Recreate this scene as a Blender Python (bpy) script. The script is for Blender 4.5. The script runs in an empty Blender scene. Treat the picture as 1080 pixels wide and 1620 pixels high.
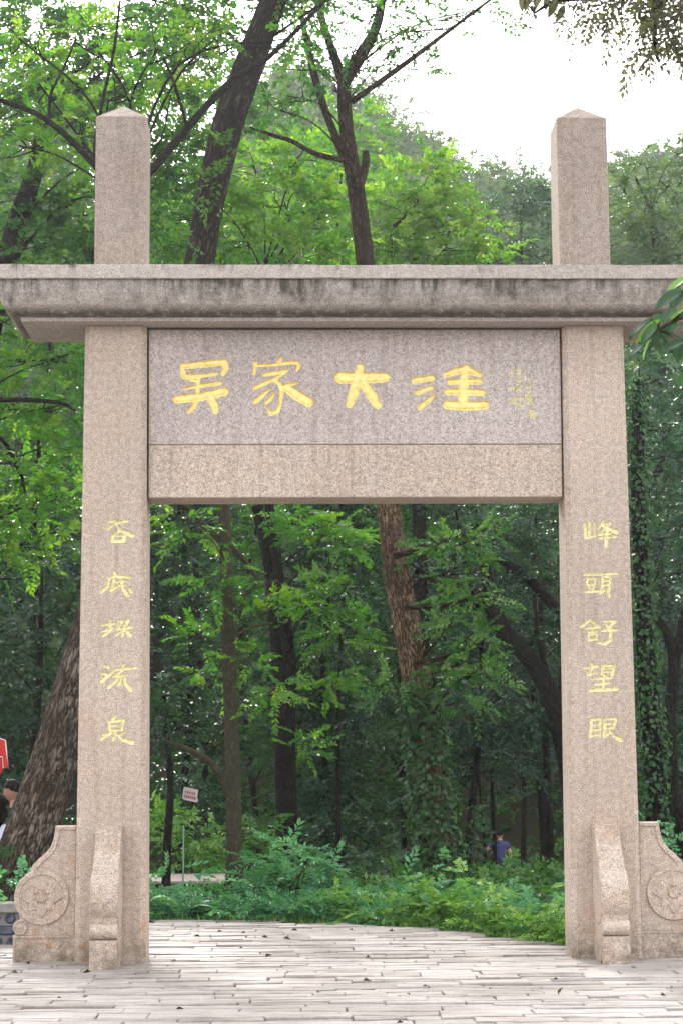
import bpy, bmesh, math, random
import numpy as np
from mathutils import Matrix, Vector

SC = bpy.context.scene
COL = SC.collection
RNG = np.random.default_rng(7)
random.seed(7)

# ------------------------------------------------------------------ camera
CX, CH, CD = -0.4936, 1.35, 15.0
YAW, PIT, ROL, FPX = 0.0249, 0.14264, -0.00597, 3006.2
_F0 = np.array([math.sin(YAW), math.cos(YAW), 0.0]); _R0 = np.array([math.cos(YAW), -math.sin(YAW), 0.0])
_Z = np.array([0, 0, 1.0])
CF = _F0 * math.cos(PIT) + _Z * math.sin(PIT)
_U = -_F0 * math.sin(PIT) + _Z * math.cos(PIT)
CR = _R0 * math.cos(ROL) + _U * math.sin(ROL)
CU = -_R0 * math.sin(ROL) + _U * math.cos(ROL)
CPOS = np.array([CX, -CD, CH])

cam = bpy.data.cameras.new("camera"); cam.sensor_fit = 'HORIZONTAL'; cam.sensor_width = 36.0
cam.lens = 36.0 * FPX / 1080.0; cam.clip_start = 0.1; cam.clip_end = 2000
camo = bpy.data.objects.new("camera", cam); COL.objects.link(camo)
m = Matrix.Identity(4)
for i in range(3):
    m[i][0], m[i][1], m[i][2], m[i][3] = CR[i], CU[i], -CF[i], CPOS[i]
camo.matrix_world = m
SC.camera = camo

# ------------------------------------------------------------------ world, sun, exposure
SUN_EL, SUN_AZ = math.radians(34), math.radians(-8)      # behind the gate, a little left
w = bpy.data.worlds.new("World"); SC.world = w; w.use_nodes = True
nt = w.node_tree; nt.nodes.clear()
sky = nt.nodes.new("ShaderNodeTexSky"); sky.sky_type = 'NISHITA'; sky.sun_disc = False
sky.sun_elevation = SUN_EL; sky.sun_rotation = SUN_AZ
sky.air_density = 1.0; sky.dust_density = 3.0; sky.ozone_density = 0.6
hz_ = nt.nodes.new("ShaderNodeMix"); hz_.data_type = 'RGBA'; hz_.inputs[0].default_value = 0.55; hz_.inputs[7].default_value = (7.0, 6.9, 6.9, 1)
hs = nt.nodes.new("ShaderNodeHueSaturation"); hs.inputs['Saturation'].default_value = 0.3
bg = nt.nodes.new("ShaderNodeBackground"); bg.inputs['Strength'].default_value = 0.15
wo = nt.nodes.new("ShaderNodeOutputWorld")
nt.links.new(sky.outputs[0], hs.inputs['Color']); nt.links.new(hs.outputs[0], hz_.inputs[6]); nt.links.new(hz_.outputs[2], bg.inputs['Color'])
nt.links.new(bg.outputs[0], wo.inputs['Surface'])
sl = bpy.data.lights.new("sun", 'SUN'); sl.energy = 3.4; sl.angle = math.radians(8); sl.color = (1, 0.95, 0.86)
so = bpy.data.objects.new("sun", sl); COL.objects.link(so)
sdir = Vector((math.sin(SUN_AZ) * math.cos(SUN_EL), math.cos(SUN_AZ) * math.cos(SUN_EL), math.sin(SUN_EL)))
so.rotation_euler = sdir.to_track_quat('Z', 'Y').to_euler()
SC.view_settings.view_transform = 'Standard'; SC.view_settings.look = 'None'
SC.view_settings.gamma = 1.0; SC.view_settings.use_curve_mapping = False
SC.view_settings.exposure = 1.6
SC.render.engine = 'CYCLES'
SC.cycles.use_denoising = True; SC.cycles.use_adaptive_sampling = True; SC.cycles.adaptive_threshold = 0.02
SC.cycles.max_bounces = 6; SC.cycles.diffuse_bounces = 4; SC.cycles.glossy_bounces = 2
SC.cycles.transmission_bounces = 4; SC.cycles.transparent_max_bounces = 4
SC.cycles.caustics_reflective = False; SC.cycles.caustics_refractive = False
SC.cycles.sample_clamp_indirect = 6.0; SC.cycles.sample_clamp_direct = 6.0


# ------------------------------------------------------------------ helpers
def pt(px, py, d):
    """point of the place seen at photo pixel (px,py), d metres in front of the lens"""
    v = CF + CR * (px - 540) / FPX - CU * (py - 810) / FPX
    return CPOS + v * d / v[1]

def tag(o, label=None, cat=None, group=None, kind=None):
    if label: o["label"] = label
    if cat: o["category"] = cat
    if group: o["group"] = group
    if kind: o["kind"] = kind
    return o

def empty(name, loc=(0, 0, 0)):
    o = bpy.data.objects.new(name, None); COL.objects.link(o); o.location = loc
    o.empty_display_size = 0.2
    return o

def link(name, me, mats=None, parent=None):
    o = bpy.data.objects.new(name, me); COL.objects.link(o)
    if mats is not None:
        for mm in (mats if isinstance(mats, (list, tuple)) else [mats]):
            me.materials.append(mm)
    if parent is not None:
        o.parent = parent
        # meshes are written in world coordinates; keep them there
        p = parent; off = Vector((0, 0, 0))
        while p is not None:
            off += p.location; p = p.parent
        o.location = -off
    return o

def mesh_np(name, V, F, smooth=False, attrs=None, mat_idx=None):
    V = np.asarray(V, np.float32); F = np.asarray(F, np.int32)
    me = bpy.data.meshes.new(name)
    n, k = F.shape
    me.vertices.add(len(V)); me.vertices.foreach_set("co", V.ravel())
    me.loops.add(n * k); me.loops.foreach_set("vertex_index", F.ravel())
    me.polygons.add(n)
    me.polygons.foreach_set("loop_start", np.arange(0, n * k, k, dtype=np.int32))
    me.polygons.foreach_set("loop_total", np.full(n, k, np.int32))
    if smooth: me.polygons.foreach_set("use_smooth", np.ones(n, bool))
    if mat_idx is not None: me.polygons.foreach_set("material_index", np.asarray(mat_idx, np.int32))
    me.update(calc_edges=True)
    if attrs:
        for an, (typ, data) in attrs.items():
            a = me.attributes.new(an, typ, 'POINT')
            a.data.foreach_set("vector" if typ == 'FLOAT_VECTOR' else "value", np.asarray(data, np.float32).ravel())
    return me

def mesh_py(name, V, F, smooth=False):
    me = bpy.data.meshes.new(name); me.from_pydata([tuple(map(float, v)) for v in V], [], F); me.update()
    if smooth:
        me.polygons.foreach_set("use_smooth", np.ones(len(me.polygons), bool))
    return me

def from_bm(name, bm, smooth=False):
    me = bpy.data.meshes.new(name); bm.normal_update(); bm.to_mesh(me); bm.free()
    if smooth: me.polygons.foreach_set("use_smooth", np.ones(len(me.polygons), bool))
    return me

def box_bm(bm, x0, x1, y0, y1, z0, z1):
    vs = [bm.verts.new(p) for p in ((x0,y0,z0),(x1,y0,z0),(x1,y1,z0),(x0,y1,z0),(x0,y0,z1),(x1,y0,z1),(x1,y1,z1),(x0,y1,z1))]
    for f in ((0,3,2,1),(4,5,6,7),(0,1,5,4),(1,2,6,5),(2,3,7,6),(3,0,4,7)):
        bm.faces.new([vs[i] for i in f])
    return vs

def bevelled_box(name, x0, x1, y0, y1, z0, z1, b=0.01, seg=2):
    bm = bmesh.new(); box_bm(bm, x0, x1, y0, y1, z0, z1)
    bmesh.ops.bevel(bm, geom=bm.edges[:], offset=b, segments=seg, profile=0.6, affect='EDGES')
    return from_bm(name, bm)

def unit(v):
    v = np.asarray(v, float); return v / np.maximum(np.linalg.norm(v, axis=-1, keepdims=True), 1e-9)

def catmull(P, n):
    P = np.asarray(P, float)
    Q = np.vstack([2 * P[0] - P[1], P, 2 * P[-1] - P[-2]])
    out = []
    for i in range(1, len(Q) - 2):
        t = np.linspace(0, 1, n, endpoint=False)[:, None]
        a, b, c, d = Q[i-1], Q[i], Q[i+1], Q[i+2]
        out.append(0.5 * (2*b + (c-a)*t + (2*a-5*b+4*c-d)*t*t + (3*b-a-3*c+d)*t**3))
    out.append(P[-1:]); return np.vstack(out)

class Wood:
    """tubes of one tree, joined into its trunk mesh"""
    def __init__(s): s.V = []; s.F = []; s.B = []; s.n = 0
    def tube(s, P, R, sides=10, sub=4, rough=0.0, l0=9.0):
        P = np.asarray(P, float); R = np.asarray(R, float)
        Q = catmull(np.hstack([P, R[:, None]]), sub) if sub > 1 else np.hstack([P, R[:, None]])
        C, r = Q[:, :3], np.maximum(Q[:, 3], 0.002)
        T = unit(np.gradient(C, axis=0))
        ref = np.array([1.0, 0.15, 0]) if abs(T[0, 2]) > 0.6 else np.array([0, 0, 1.0])
        A = unit(np.cross(T, ref)); Bv = np.cross(T, A)
        th = np.linspace(0, 2*np.pi, sides, endpoint=False)
        L = np.concatenate([[0], np.cumsum(np.linalg.norm(np.diff(C, axis=0), axis=1))])
        rr = np.repeat(r[:, None], sides, 1)
        if rough:
            ph = RNG.uniform(0, 6.28, 6)
            mod = (np.sin(3*th + ph[0])[None] * np.sin(L*1.3 + ph[1])[:, None] * .5 + np.sin(5*th + ph[2])[None] * .35 * np.sin(L*2.1 + ph[3])[:, None]
                   + RNG.normal(0, .35, (len(C), sides)))
            rr = rr * (1 + rough * mod)
        ring = C[:, None] + A[:, None] * (np.cos(th)[None, :, None] * rr[..., None]) + Bv[:, None] * (np.sin(th)[None, :, None] * rr[..., None])
        bark = np.stack([np.cos(th)[None] * rr, np.sin(th)[None] * rr, np.repeat(L[:, None] + l0, sides, 1)], -1)
        m = len(C); i = np.arange(m-1)[:, None] * sides; j = np.arange(sides)[None]; jn = (j+1) % sides
        f = np.stack([i+j, i+jn, i+sides+jn, i+sides+j], -1).reshape(-1, 4) + s.n
        s.V.append(ring.reshape(-1, 3)); s.B.append(bark.reshape(-1, 3)); s.F.append(f); s.n += m * sides
        return C
    def build(s, name, mat, parent):
        me = mesh_np(name, np.vstack(s.V), np.vstack(s.F), True, {"bark": ('FLOAT_VECTOR', np.vstack(s.B))})
        return link(name, me, mat, parent)

DENS = 2.6
class Leaves:
    """leaf-sized faces of one crown"""
    def __init__(s): s.V = []; s.T = []
    def leaf(s, p, dr, nm, L, W, tint, fold=0.12):
        p = np.asarray(p); dr = unit(dr); sd = unit(np.cross(nm, dr)); nm = np.cross(dr, sd)
        L = np.asarray(L)[:, None]; W = np.asarray(W)[:, None]
        v0 = p; v1 = p + dr*L*.42 + sd*W*.5 + nm*L*fold; v2 = p + dr*L - nm*L*fold*.9; v3 = p + dr*L*.42 - sd*W*.5 + nm*L*fold
        s.V.append(np.stack([v0, v1, v2, v3], 1).reshape(-1, 3)); s.T.append(np.repeat(tint, 4))
    def sprays(s, C, A, ln, m, L, wr=.56, tilt=.45, droop=.18, jit=.45, tint0=None, updir=None):
        n = len(C)
        if n == 0: return
        A = unit(A); up = np.array([0, 0, 1.0]) if updir is None else updir
        N = unit(up + RNG.normal(0, tilt, (n, 3)))
        S = unit(np.cross(N, A)); N = np.cross(A, S)
        t = (np.arange(m) + .6) / m; side = np.where(np.arange(m) % 2 == 0, 1.0, -1.0)
        phi = np.radians(62 - 45 * t**3)
        ln = np.broadcast_to(np.asarray(ln, float), (n,))
        tt = t[None, :, None]
        pos = C[:, None] + A[:, None] * tt * ln[:, None, None] - np.array([0, 0, 1.0]) * (droop * tt**2 * ln[:, None, None])
        dr = A[:, None] * np.cos(phi)[None, :, None] + S[:, None] * (side * np.sin(phi))[None, :, None] - np.array([0, 0, 1.0]) * (.5 * droop * tt)
        dr = dr + RNG.normal(0, jit * .45, dr.shape)
        nm = N[:, None] + RNG.normal(0, jit, dr.shape)
        LL = 1.15 * L * RNG.uniform(.7, 1.2, (n, m)) * (1 - .3 * np.abs(t - .5))[None]
        ti = np.clip((tint0 if tint0 is not None else RNG.uniform(0, 1, n))[:, None] * .65 + RNG.uniform(0, .35, (n, m)), 0, 1)
        s.leaf(pos.reshape(-1, 3), dr.reshape(-1, 3), nm.reshape(-1, 3), LL.ravel(), (LL * wr).ravel(), ti.ravel())
    def lobe(s, c, r, dens, L, m=16, ln=.45, bright=0.0, **k):
        """an uneven clump: sprays through an ellipsoid, heavier towards its outside"""
        c = np.asarray(c, float); r = np.asarray(r, float)
        n = max(4, int(DENS * dens * (r[0]*r[1]*r[2]) ** (2/3)))
        d = unit(RNG.normal(0, 1, (n, 3))); rad = RNG.uniform(.12, 1, n) ** .55
        # carve gaps: fewer sprays in random directions
        g = unit(RNG.normal(0, 1, (3, 3)))
        keep = np.ones(n, bool)
        for gi in g: keep &= ~((d @ gi > .72) & (RNG.uniform(0, 1, n) < .75))
        d, rad = d[keep], rad[keep]; n = len(d)
        C = c + d * rad[:, None] * r
        A = d * np.array([1, 1, .35]) + RNG.normal(0, .35, (n, 3))
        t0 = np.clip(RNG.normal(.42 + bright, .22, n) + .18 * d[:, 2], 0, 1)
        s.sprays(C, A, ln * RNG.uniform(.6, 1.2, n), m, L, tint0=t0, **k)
    def build(s, name, mat, parent=None):
        V = np.vstack(s.V); n = len(V) // 4
        i = np.arange(n)[:, None] * 4
        F = np.concatenate([i + np.array([[0, 1, 2]]), i + np.array([[0, 2, 3]])], 1).reshape(-1, 3)
        me = mesh_np(name, V, F, False, {"tint": ('FLOAT', np.concatenate(s.T))})
        return link(name, me, mat, parent)

# ------------------------------------------------------------------ materials
def new_mat(name):
    mt = bpy.data.materials.new(name); mt.use_nodes = True; mt.node_tree.nodes.clear()
    return mt, mt.node_tree.nodes, mt.node_tree.links

def ramp(N, stops):
    r = N.new("ShaderNodeValToRGB"); e = r.color_ramp.elements
    while len(e) < len(stops): e.new(0.5)
    for el, (p, c) in zip(e, stops):
        el.position = p; el.color = (*c, 1) if len(c) == 3 else c
    return r

def noise(N, Lk, vec, scale, detail=4, rough=.55):
    n = N.new("ShaderNodeTexNoise"); n.inputs['Scale'].default_value = scale
    n.inputs['Detail'].default_value = detail; n.inputs['Roughness'].default_value = rough
    if vec is not None: Lk.new(vec, n.inputs['Vector'])
    return n

def mixc(N, Lk, fac, a, b, mode='MIX'):
    mx = N.new("ShaderNodeMix"); mx.data_type = 'RGBA'; mx.blend_type = mode
    for v, s in ((fac, mx.inputs[0]), (a, mx.inputs[6]), (b, mx.inputs[7])):
        if isinstance(v, (int, float)): s.default_value = v
        elif isinstance(v, tuple): s.default_value = (*v, 1)
        else: Lk.new(v, s)
    return mx.outputs[2]

def mth(N, Lk, op, a, b=None, clamp=False):
    mm = N.new("ShaderNodeMath"); mm.operation = op; mm.use_clamp = clamp
    for v, s in ((a, mm.inputs[0]), (b, mm.inputs[1])):
        if v is None: continue
        if isinstance(v, (int, float)): s.default_value = v
        else: Lk.new(v, s)
    return mm.outputs[0]

def finish(N, Lk, col, rough=.8, bump=None, bs=.3, bd=.01, spec=.3, metal=0.0):
    b = N.new("ShaderNodeBsdfPrincipled"); o = N.new("ShaderNodeOutputMaterial")
    if isinstance(col, tuple): b.inputs['Base Color'].default_value = (*col, 1)
    else: Lk.new(col, b.inputs['Base Color'])
    if isinstance(rough, (int, float)): b.inputs['Roughness'].default_value = rough
    else: Lk.new(rough, b.inputs['Roughness'])
    b.inputs['Specular IOR Level'].default_value = spec; b.inputs['Metallic'].default_value = metal
    if bump is not None:
        bp = N.new("ShaderNodeBump"); bp.inputs['Strength'].default_value = bs; bp.inputs['Distance'].default_value = bd
        Lk.new(bump, bp.inputs['Height']); Lk.new(bp.outputs[0], b.inputs['Normal'])
    Lk.new(b.outputs[0], o.inputs['Surface']); return b

def maprange(N, Lk, v, a, b, c, d):
    mr = N.new("ShaderNodeMapRange"); Lk.new(v, mr.inputs[0])
    for i, x in enumerate((a, b, c, d)): mr.inputs[i+1].default_value = x
    return mr.outputs[0]

def coords(N): return N.new("ShaderNodeTexCoord").outputs['Object']

def granite(name, light, dark, warm, kind=None):
    mt, N, Lk = new_mat(name); c = coords(N)
    n1 = noise(N, Lk, c, 105, 3, .75); n2 = noise(N, Lk, c, 26, 4, .6); n3 = noise(N, Lk, c, 1.7, 4, .6); n4 = noise(N, Lk, c, .6, 3)
    r1 = ramp(N, [(.32, tuple(x*.42 for x in dark)), (.44, dark), (.56, light), (.72, tuple(min(1, x*1.3) for x in light))]); Lk.new(n1.outputs[0], r1.inputs[0])
    r2 = ramp(N, [(.35, (.74, .72, .71)), (.62, (1.1, 1.08, 1.06))]); Lk.new(n2.outputs[0], r2.inputs[0])
    avg = tuple((a_+b_)*.5 for a_, b_ in zip(light, dark))
    col = mixc(N, Lk, .7, mixc(N, Lk, .05, r1.outputs[0], avg), r2.outputs[0], 'MULTIPLY')
    r3 = ramp(N, [(.4, (0, 0, 0)), (.72, (1, 1, 1))]); Lk.new(n3.outputs[0], r3.inputs[0])
    col = mixc(N, Lk, mth(N, Lk, 'MULTIPLY', r3.outputs[0], .5), col, mixc(N, Lk, .75, col, warm, 'MULTIPLY'))
    r4 = ramp(N, [(.35, (.86, .84, .83)), (.65, (1.05, 1.05, 1.05))]); Lk.new(n4.outputs[0], r4.inputs[0])
    col = mixc(N, Lk, .8, col, r4.outputs[0], 'MULTIPLY')
    sp = N.new("ShaderNodeSeparateXYZ"); Lk.new(c, sp.inputs[0]); z = sp.outputs[2]
    st = N.new("ShaderNodeMapping"); st.inputs['Scale'].default_value = (9, 9, .55); Lk.new(c, st.inputs[0])
    ns = noise(N, Lk, st.outputs[0], 1.6, 6, .68)
    if kind == 'cornice':
        nb = noise(N, Lk, c, 14, 5, .7)
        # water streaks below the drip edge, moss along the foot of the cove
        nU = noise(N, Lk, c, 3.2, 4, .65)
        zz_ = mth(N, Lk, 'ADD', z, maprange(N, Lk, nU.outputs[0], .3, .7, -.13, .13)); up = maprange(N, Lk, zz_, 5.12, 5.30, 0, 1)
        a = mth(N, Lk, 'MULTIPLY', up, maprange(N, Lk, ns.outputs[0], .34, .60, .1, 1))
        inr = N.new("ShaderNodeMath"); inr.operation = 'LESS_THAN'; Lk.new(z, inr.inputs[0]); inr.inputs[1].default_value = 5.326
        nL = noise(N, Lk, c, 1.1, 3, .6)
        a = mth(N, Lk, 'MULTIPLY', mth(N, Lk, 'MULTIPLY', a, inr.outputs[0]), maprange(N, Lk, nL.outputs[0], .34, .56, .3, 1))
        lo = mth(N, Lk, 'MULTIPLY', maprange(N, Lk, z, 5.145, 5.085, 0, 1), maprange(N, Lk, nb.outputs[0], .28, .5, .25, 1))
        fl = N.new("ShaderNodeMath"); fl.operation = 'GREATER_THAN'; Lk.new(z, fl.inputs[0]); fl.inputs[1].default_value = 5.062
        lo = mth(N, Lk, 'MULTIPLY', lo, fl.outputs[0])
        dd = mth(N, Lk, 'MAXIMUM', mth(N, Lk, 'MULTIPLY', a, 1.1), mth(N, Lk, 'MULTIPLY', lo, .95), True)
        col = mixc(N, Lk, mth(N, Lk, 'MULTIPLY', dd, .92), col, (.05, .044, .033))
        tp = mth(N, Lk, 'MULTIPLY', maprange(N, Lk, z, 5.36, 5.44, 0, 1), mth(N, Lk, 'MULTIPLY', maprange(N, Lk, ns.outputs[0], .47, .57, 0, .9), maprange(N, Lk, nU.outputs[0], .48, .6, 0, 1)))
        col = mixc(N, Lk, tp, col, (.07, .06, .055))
    else:
        a = mth(N, Lk, 'MULTIPLY', maprange(N, Lk, ns.outputs[0], .50, .68, 0, 1), .42)
        col = mixc(N, Lk, a, col, mixc(N, Lk, 1.0, col, (.62, .55, .48), 'MULTIPLY'))
        # rust and lichen patches low on the shafts
        nr = noise(N, Lk, c, 4.5, 5, .65)
        low = mth(N, Lk, 'MULTIPLY', maprange(N, Lk, z, 1.3, .2, 0, 1), maprange(N, Lk, nr.outputs[0], .56, .7, 0, .75))
        col = mixc(N, Lk, low, col, mixc(N, Lk, 1.0, col, (.85, .55, .33), 'MULTIPLY'))
        ng = noise(N, Lk, c, 7, 5, .7)
        gl = mth(N, Lk, 'MULTIPLY', maprange(N, Lk, z, .3, .0, 0, 1), maprange(N, Lk, ng.outputs[0], .4, .62, 0, .85))
        col = mixc(N, Lk, gl, col, (.1, .085, .055))
    h = mth(N, Lk, 'ADD', n1.outputs[0], mth(N, Lk, 'MULTIPLY', n2.outputs[0], .8))
    finish(N, Lk, col, .85, h, .45, .006, .25)
    return mt

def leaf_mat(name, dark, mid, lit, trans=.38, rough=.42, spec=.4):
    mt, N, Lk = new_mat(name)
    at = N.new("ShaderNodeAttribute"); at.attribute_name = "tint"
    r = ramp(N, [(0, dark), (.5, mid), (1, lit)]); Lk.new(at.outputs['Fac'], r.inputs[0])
    b = N.new("ShaderNodeBsdfPrincipled"); Lk.new(r.outputs[0], b.inputs['Base Color'])
    b.inputs['Roughness'].default_value = rough; b.inputs['Specular IOR Level'].default_value = spec
    t = N.new("ShaderNodeBsdfTranslucent")
    tc = mixc(N, Lk, 1.0, r.outputs[0], (1.2, 1.3, .5), 'MULTIPLY'); Lk.new(tc, t.inputs['Color'])
    mx = N.new("ShaderNodeMixShader"); mx.inputs[0].default_value = trans
    o = N.new("ShaderNodeOutputMaterial")
    Lk.new(b.outputs[0], mx.inputs[1]); Lk.new(t.outputs[0], mx.inputs[2]); Lk.new(mx.outputs[0], o.inputs['Surface'])
    return mt

def bark_mat(name, c0, c1, c2, scale=1.0, patch=None, zl=3.0):
    mt, N, Lk = new_mat(name)
    at = N.new("ShaderNodeAttribute"); at.attribute_name = "bark"
    nw = noise(N, Lk, at.outputs['Vector'], 5*scale, 3, .6)
    sc = N.new("ShaderNodeVectorMath"); sc.operation = 'SCALE'; sc.inputs['Scale'].default_value = .09/scale; Lk.new(nw.outputs['Color'], sc.inputs[0])
    wv = N.new("ShaderNodeVectorMath"); wv.operation = 'ADD'; Lk.new(at.outputs['Vector'], wv.inputs[0]); Lk.new(sc.outputs[0], wv.inputs[1])
    mp = N.new("ShaderNodeMapping"); mp.inputs['Scale'].default_value = (20*scale, 20*scale, 4.6*scale); Lk.new(wv.outputs[0], mp.inputs[0])
    n1 = noise(N, Lk, mp.outputs[0], 1.0, 6, .62); n3 = noise(N, Lk, mp.outputs[0], 5.0, 5, .7)
    v = N.new("ShaderNodeTexVoronoi"); v.feature = 'DISTANCE_TO_EDGE'; v.inputs['Scale'].default_value = 1.15; Lk.new(mp.outputs[0], v.inputs['Vector'])
    ridge = mth(N, Lk, 'ABSOLUTE', mth(N, Lk, 'SUBTRACT', n1.outputs[0], .5)); ridge = maprange(N, Lk, ridge, 0, .12, 0, 1)
    cr = mth(N, Lk, 'MULTIPLY', maprange(N, Lk, v.outputs['Distance'], 0, .22, .35, 1), ridge)
    h = mth(N, Lk, 'ADD', mth(N, Lk, 'MULTIPLY', cr, .6), mth(N, Lk, 'MULTIPLY', n3.outputs[0], .55))
    r = ramp(N, [(.2, c0), (.55, c1), (.95, c2)]); Lk.new(h, r.inputs[0])
    col = r.outputs[0]
    n2 = noise(N, Lk, at.outputs['Vector'], 2.2, 5, .6)
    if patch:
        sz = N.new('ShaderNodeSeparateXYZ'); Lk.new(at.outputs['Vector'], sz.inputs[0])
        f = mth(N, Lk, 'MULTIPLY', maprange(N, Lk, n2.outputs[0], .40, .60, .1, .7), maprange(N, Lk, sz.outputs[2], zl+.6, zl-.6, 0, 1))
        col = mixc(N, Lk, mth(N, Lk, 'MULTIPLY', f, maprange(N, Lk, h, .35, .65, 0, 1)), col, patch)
        col = mixc(N, Lk, maprange(N, Lk, sz.outputs[2], zl-.8, zl+.8, .5, 0), col, mixc(N, Lk, 1.0, col, (3.0, 2.6, 2.2), 'MULTIPLY'))  # lower bark painted brighter than the top, standing in for light on it
    else:
        col = mixc(N, Lk, maprange(N, Lk, n2.outputs[0], .5, .75, 0, .5), col, (.045, .06, .028))
    finish(N, Lk, col, .92, h, 1.0, .05, .12)
    return mt

def plain(name, col, rough=.7, spec=.3, metal=0.0, var=.15, scale=12, bs=.15):
    mt, N, Lk = new_mat(name); c = coords(N); n = noise(N, Lk, c, scale, 5, .6)
    r = ramp(N, [(.3, tuple(x*(1-var) for x in col)), (.7, tuple(min(1, x*(1+var)) for x in col))]); Lk.new(n.outputs[0], r.inputs[0])
    finish(N, Lk, r.outputs[0], rough, n.outputs[0], bs, .004, spec, metal); return mt

def paving_mat(name, tone=1.0):
    mt, N, Lk = new_mat(name); c = coords(N)
    oi = N.new("ShaderNodeObjectInfo")
    mp = N.new("ShaderNodeMapping"); mp.inputs['Scale'].default_value = (1, 3.2, 1); Lk.new(c, mp.inputs[0])
    n1 = noise(N, Lk, mp.outputs[0], 3.5, 7, .68); n2 = noise(N, Lk, c, 60, 3, .6); n3 = noise(N, Lk, c, .8, 3)
    r1 = ramp(N, [(.28, (.22, .203, .188)), (.48, (.365, .342, .326)), (.75, (.50, .472, .452))]); Lk.new(n1.outputs[0], r1.inputs[0])
    r2 = ramp(N, [(.3, (.8, .79, .79)), (.6, (1.06, 1.05, 1.05))]); Lk.new(n2.outputs[0], r2.inputs[0])
    col = mixc(N, Lk, .8, r1.outputs[0], r2.outputs[0], 'MULTIPLY')
    rr = ramp(N, [(0, (.76*tone, .74*tone, .73*tone)), (.5, (1.0*tone, .97*tone, .96*tone)), (1, (1.06*tone, 1.05*tone, 1.06*tone))]); Lk.new(oi.outputs['Random'], rr.inputs[0])
    col = mixc(N, Lk, 1.0, col, rr.outputs[0], 'MULTIPLY')
    r3 = ramp(N, [(.35, (.62, .59, .56)), (.58, (1, 1, 1))]); Lk.new(n3.outputs[0], r3.inputs[0])
    col = mixc(N, Lk, .75, col, r3.outputs[0], 'MULTIPLY')
    finish(N, Lk, col, .75, mth(N, Lk, 'ADD', n1.outputs[0], mth(N, Lk, 'MULTIPLY', n2.outputs[0], .15)), .5, .012, .3)
    return mt

def soil_mat(name):
    mt, N, Lk = new_mat(name); c = coords(N)
    n1 = noise(N, Lk, c, .7, 6, .65); n2 = noise(N, Lk, c, 18, 5, .7)
    r = ramp(N, [(.3, (.02, .028, .012)), (.55, (.045, .04, .025)), (.8, (.03, .055, .015))]); Lk.new(n1.outputs[0], r.inputs[0])
    r2 = ramp(N, [(.3, (.55, .55, .55)), (.7, (1.3, 1.25, 1.2))]); Lk.new(n2.outputs[0], r2.inputs[0])
    finish(N, Lk, mixc(N, Lk, .8, r.outputs[0], r2.outputs[0], 'MULTIPLY'), .95, n2.outputs[0], .7, .04, .1)
    return mt

M = {}
M['gran'] = granite('granite_shaft', (.60, .515, .448), (.39, .33, .285), (1.12, .98, .80))
M['gran_pink'] = granite('granite_panel', (.575, .515, .485), (.40, .355, .335), (1.02, .97, .97))
M['gran_corn'] = granite('granite_cornice', (.53, .48, .44), (.35, .315, .29), (1.0, .96, .92), 'cornice')
M['gran_post'] = granite('granite_post', (.42, .355, .31), (.26, .22, .19), (1.05, .98, .9))
M['gold'] = plain('gilding', (.84, .66, .24), .42, .5, .1, .22, 22)
M['gold_thin'] = plain('gilding_worn', (.80, .72, .40), .55, .35, .0, .3, 45)
M['pave'] = paving_mat('slate_paving'); M['joint'] = plain('joint_dirt', (.06, .051, .046), .95, .1, 0, .3, 30)
M['soil'] = soil_mat('forest_soil')
M['bark_big'] = bark_mat('bark_furrowed', (.010, .008, .007), (.045, .036, .030), (.10, .084, .072), 1.0, (.21, .195, .18))  # last colour paints a lit pale patch low on the trunk
M['bark_brown'] = bark_mat('bark_brown', (.012, .009, .007), (.06, .042, .03), (.13, .092, .062), 1.2, (.27, .20, .14), 5.4)  # lit lower trunk and backlit dark top are painted into the colour
M['bark_olive'] = bark_mat('bark_smooth', (.06, .055, .036), (.12, .112, .07), (.18, .165, .115), 2.2)
M['bark_dark'] = bark_mat('bark_dark', (.006, .005, .005), (.025, .022, .02), (.06, .05, .045), 1.4)
M['lf_mid'] = leaf_mat('leaves_mid', (.016, .060, .022), (.042, .135, .036), (.13, .24, .05), .4, .5, .3)
M['lf_bright'] = leaf_mat('leaves_bright', (.026, .105, .02), (.072, .205, .03), (.24, .35, .05), .48, .5, .3)
M['lf_dark'] = leaf_mat('leaves_evergreen', (.008, .028, .016), (.020, .060, .033), (.06, .13, .06), .3, .5, .28)
M['lf_blue'] = leaf_mat('leaves_bluegreen', (.013, .038, .028), (.034, .082, .06), (.10, .17, .115), .3, .5, .28)
M['lf_ivy'] = leaf_mat('leaves_ivy', (.012, .045, .017), (.034, .10, .036), (.09, .18, .06), .3, .5, .3)
M['lf_far'] = leaf_mat('leaves_far', (.03, .07, .035), (.06, .12, .055), (.14, .2, .07), .35, .5)
M['lf_fern'] = leaf_mat('leaves_fern', (.035, .14, .07), (.09, .275, .145), (.20, .42, .20), .35, .5)
M['lf_lime'] = leaf_mat('leaves_lime', (.045, .14, .035), (.13, .29, .07), (.30, .44, .12), .4, .5)
M['lf_near'] = leaf_mat('leaves_near', (.018, .06, .03), (.05, .13, .05), (.14, .30, .03), .35, .35, .5)
M['lf_purple'] = leaf_mat('leaves_backlit', (.05, .045, .05), (.075, .07, .065), (.09, .13, .03), .5, .6)

# ------------------------------------------------------------------ terrain
def smooth(a, b, x):
    t = np.clip((x - a) / (b - a), 0, 1); return t*t*(3-2*t)

def edge_y(x):
    """far edge of the paving"""
    return np.interp(x, [-6, -3.2, -2.0, -.6, .9, 1.75, 2.6, 6], [2.0, 2.2, 4.75, 4.5, 3.25, 1.25, 1.0, .9])

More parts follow.
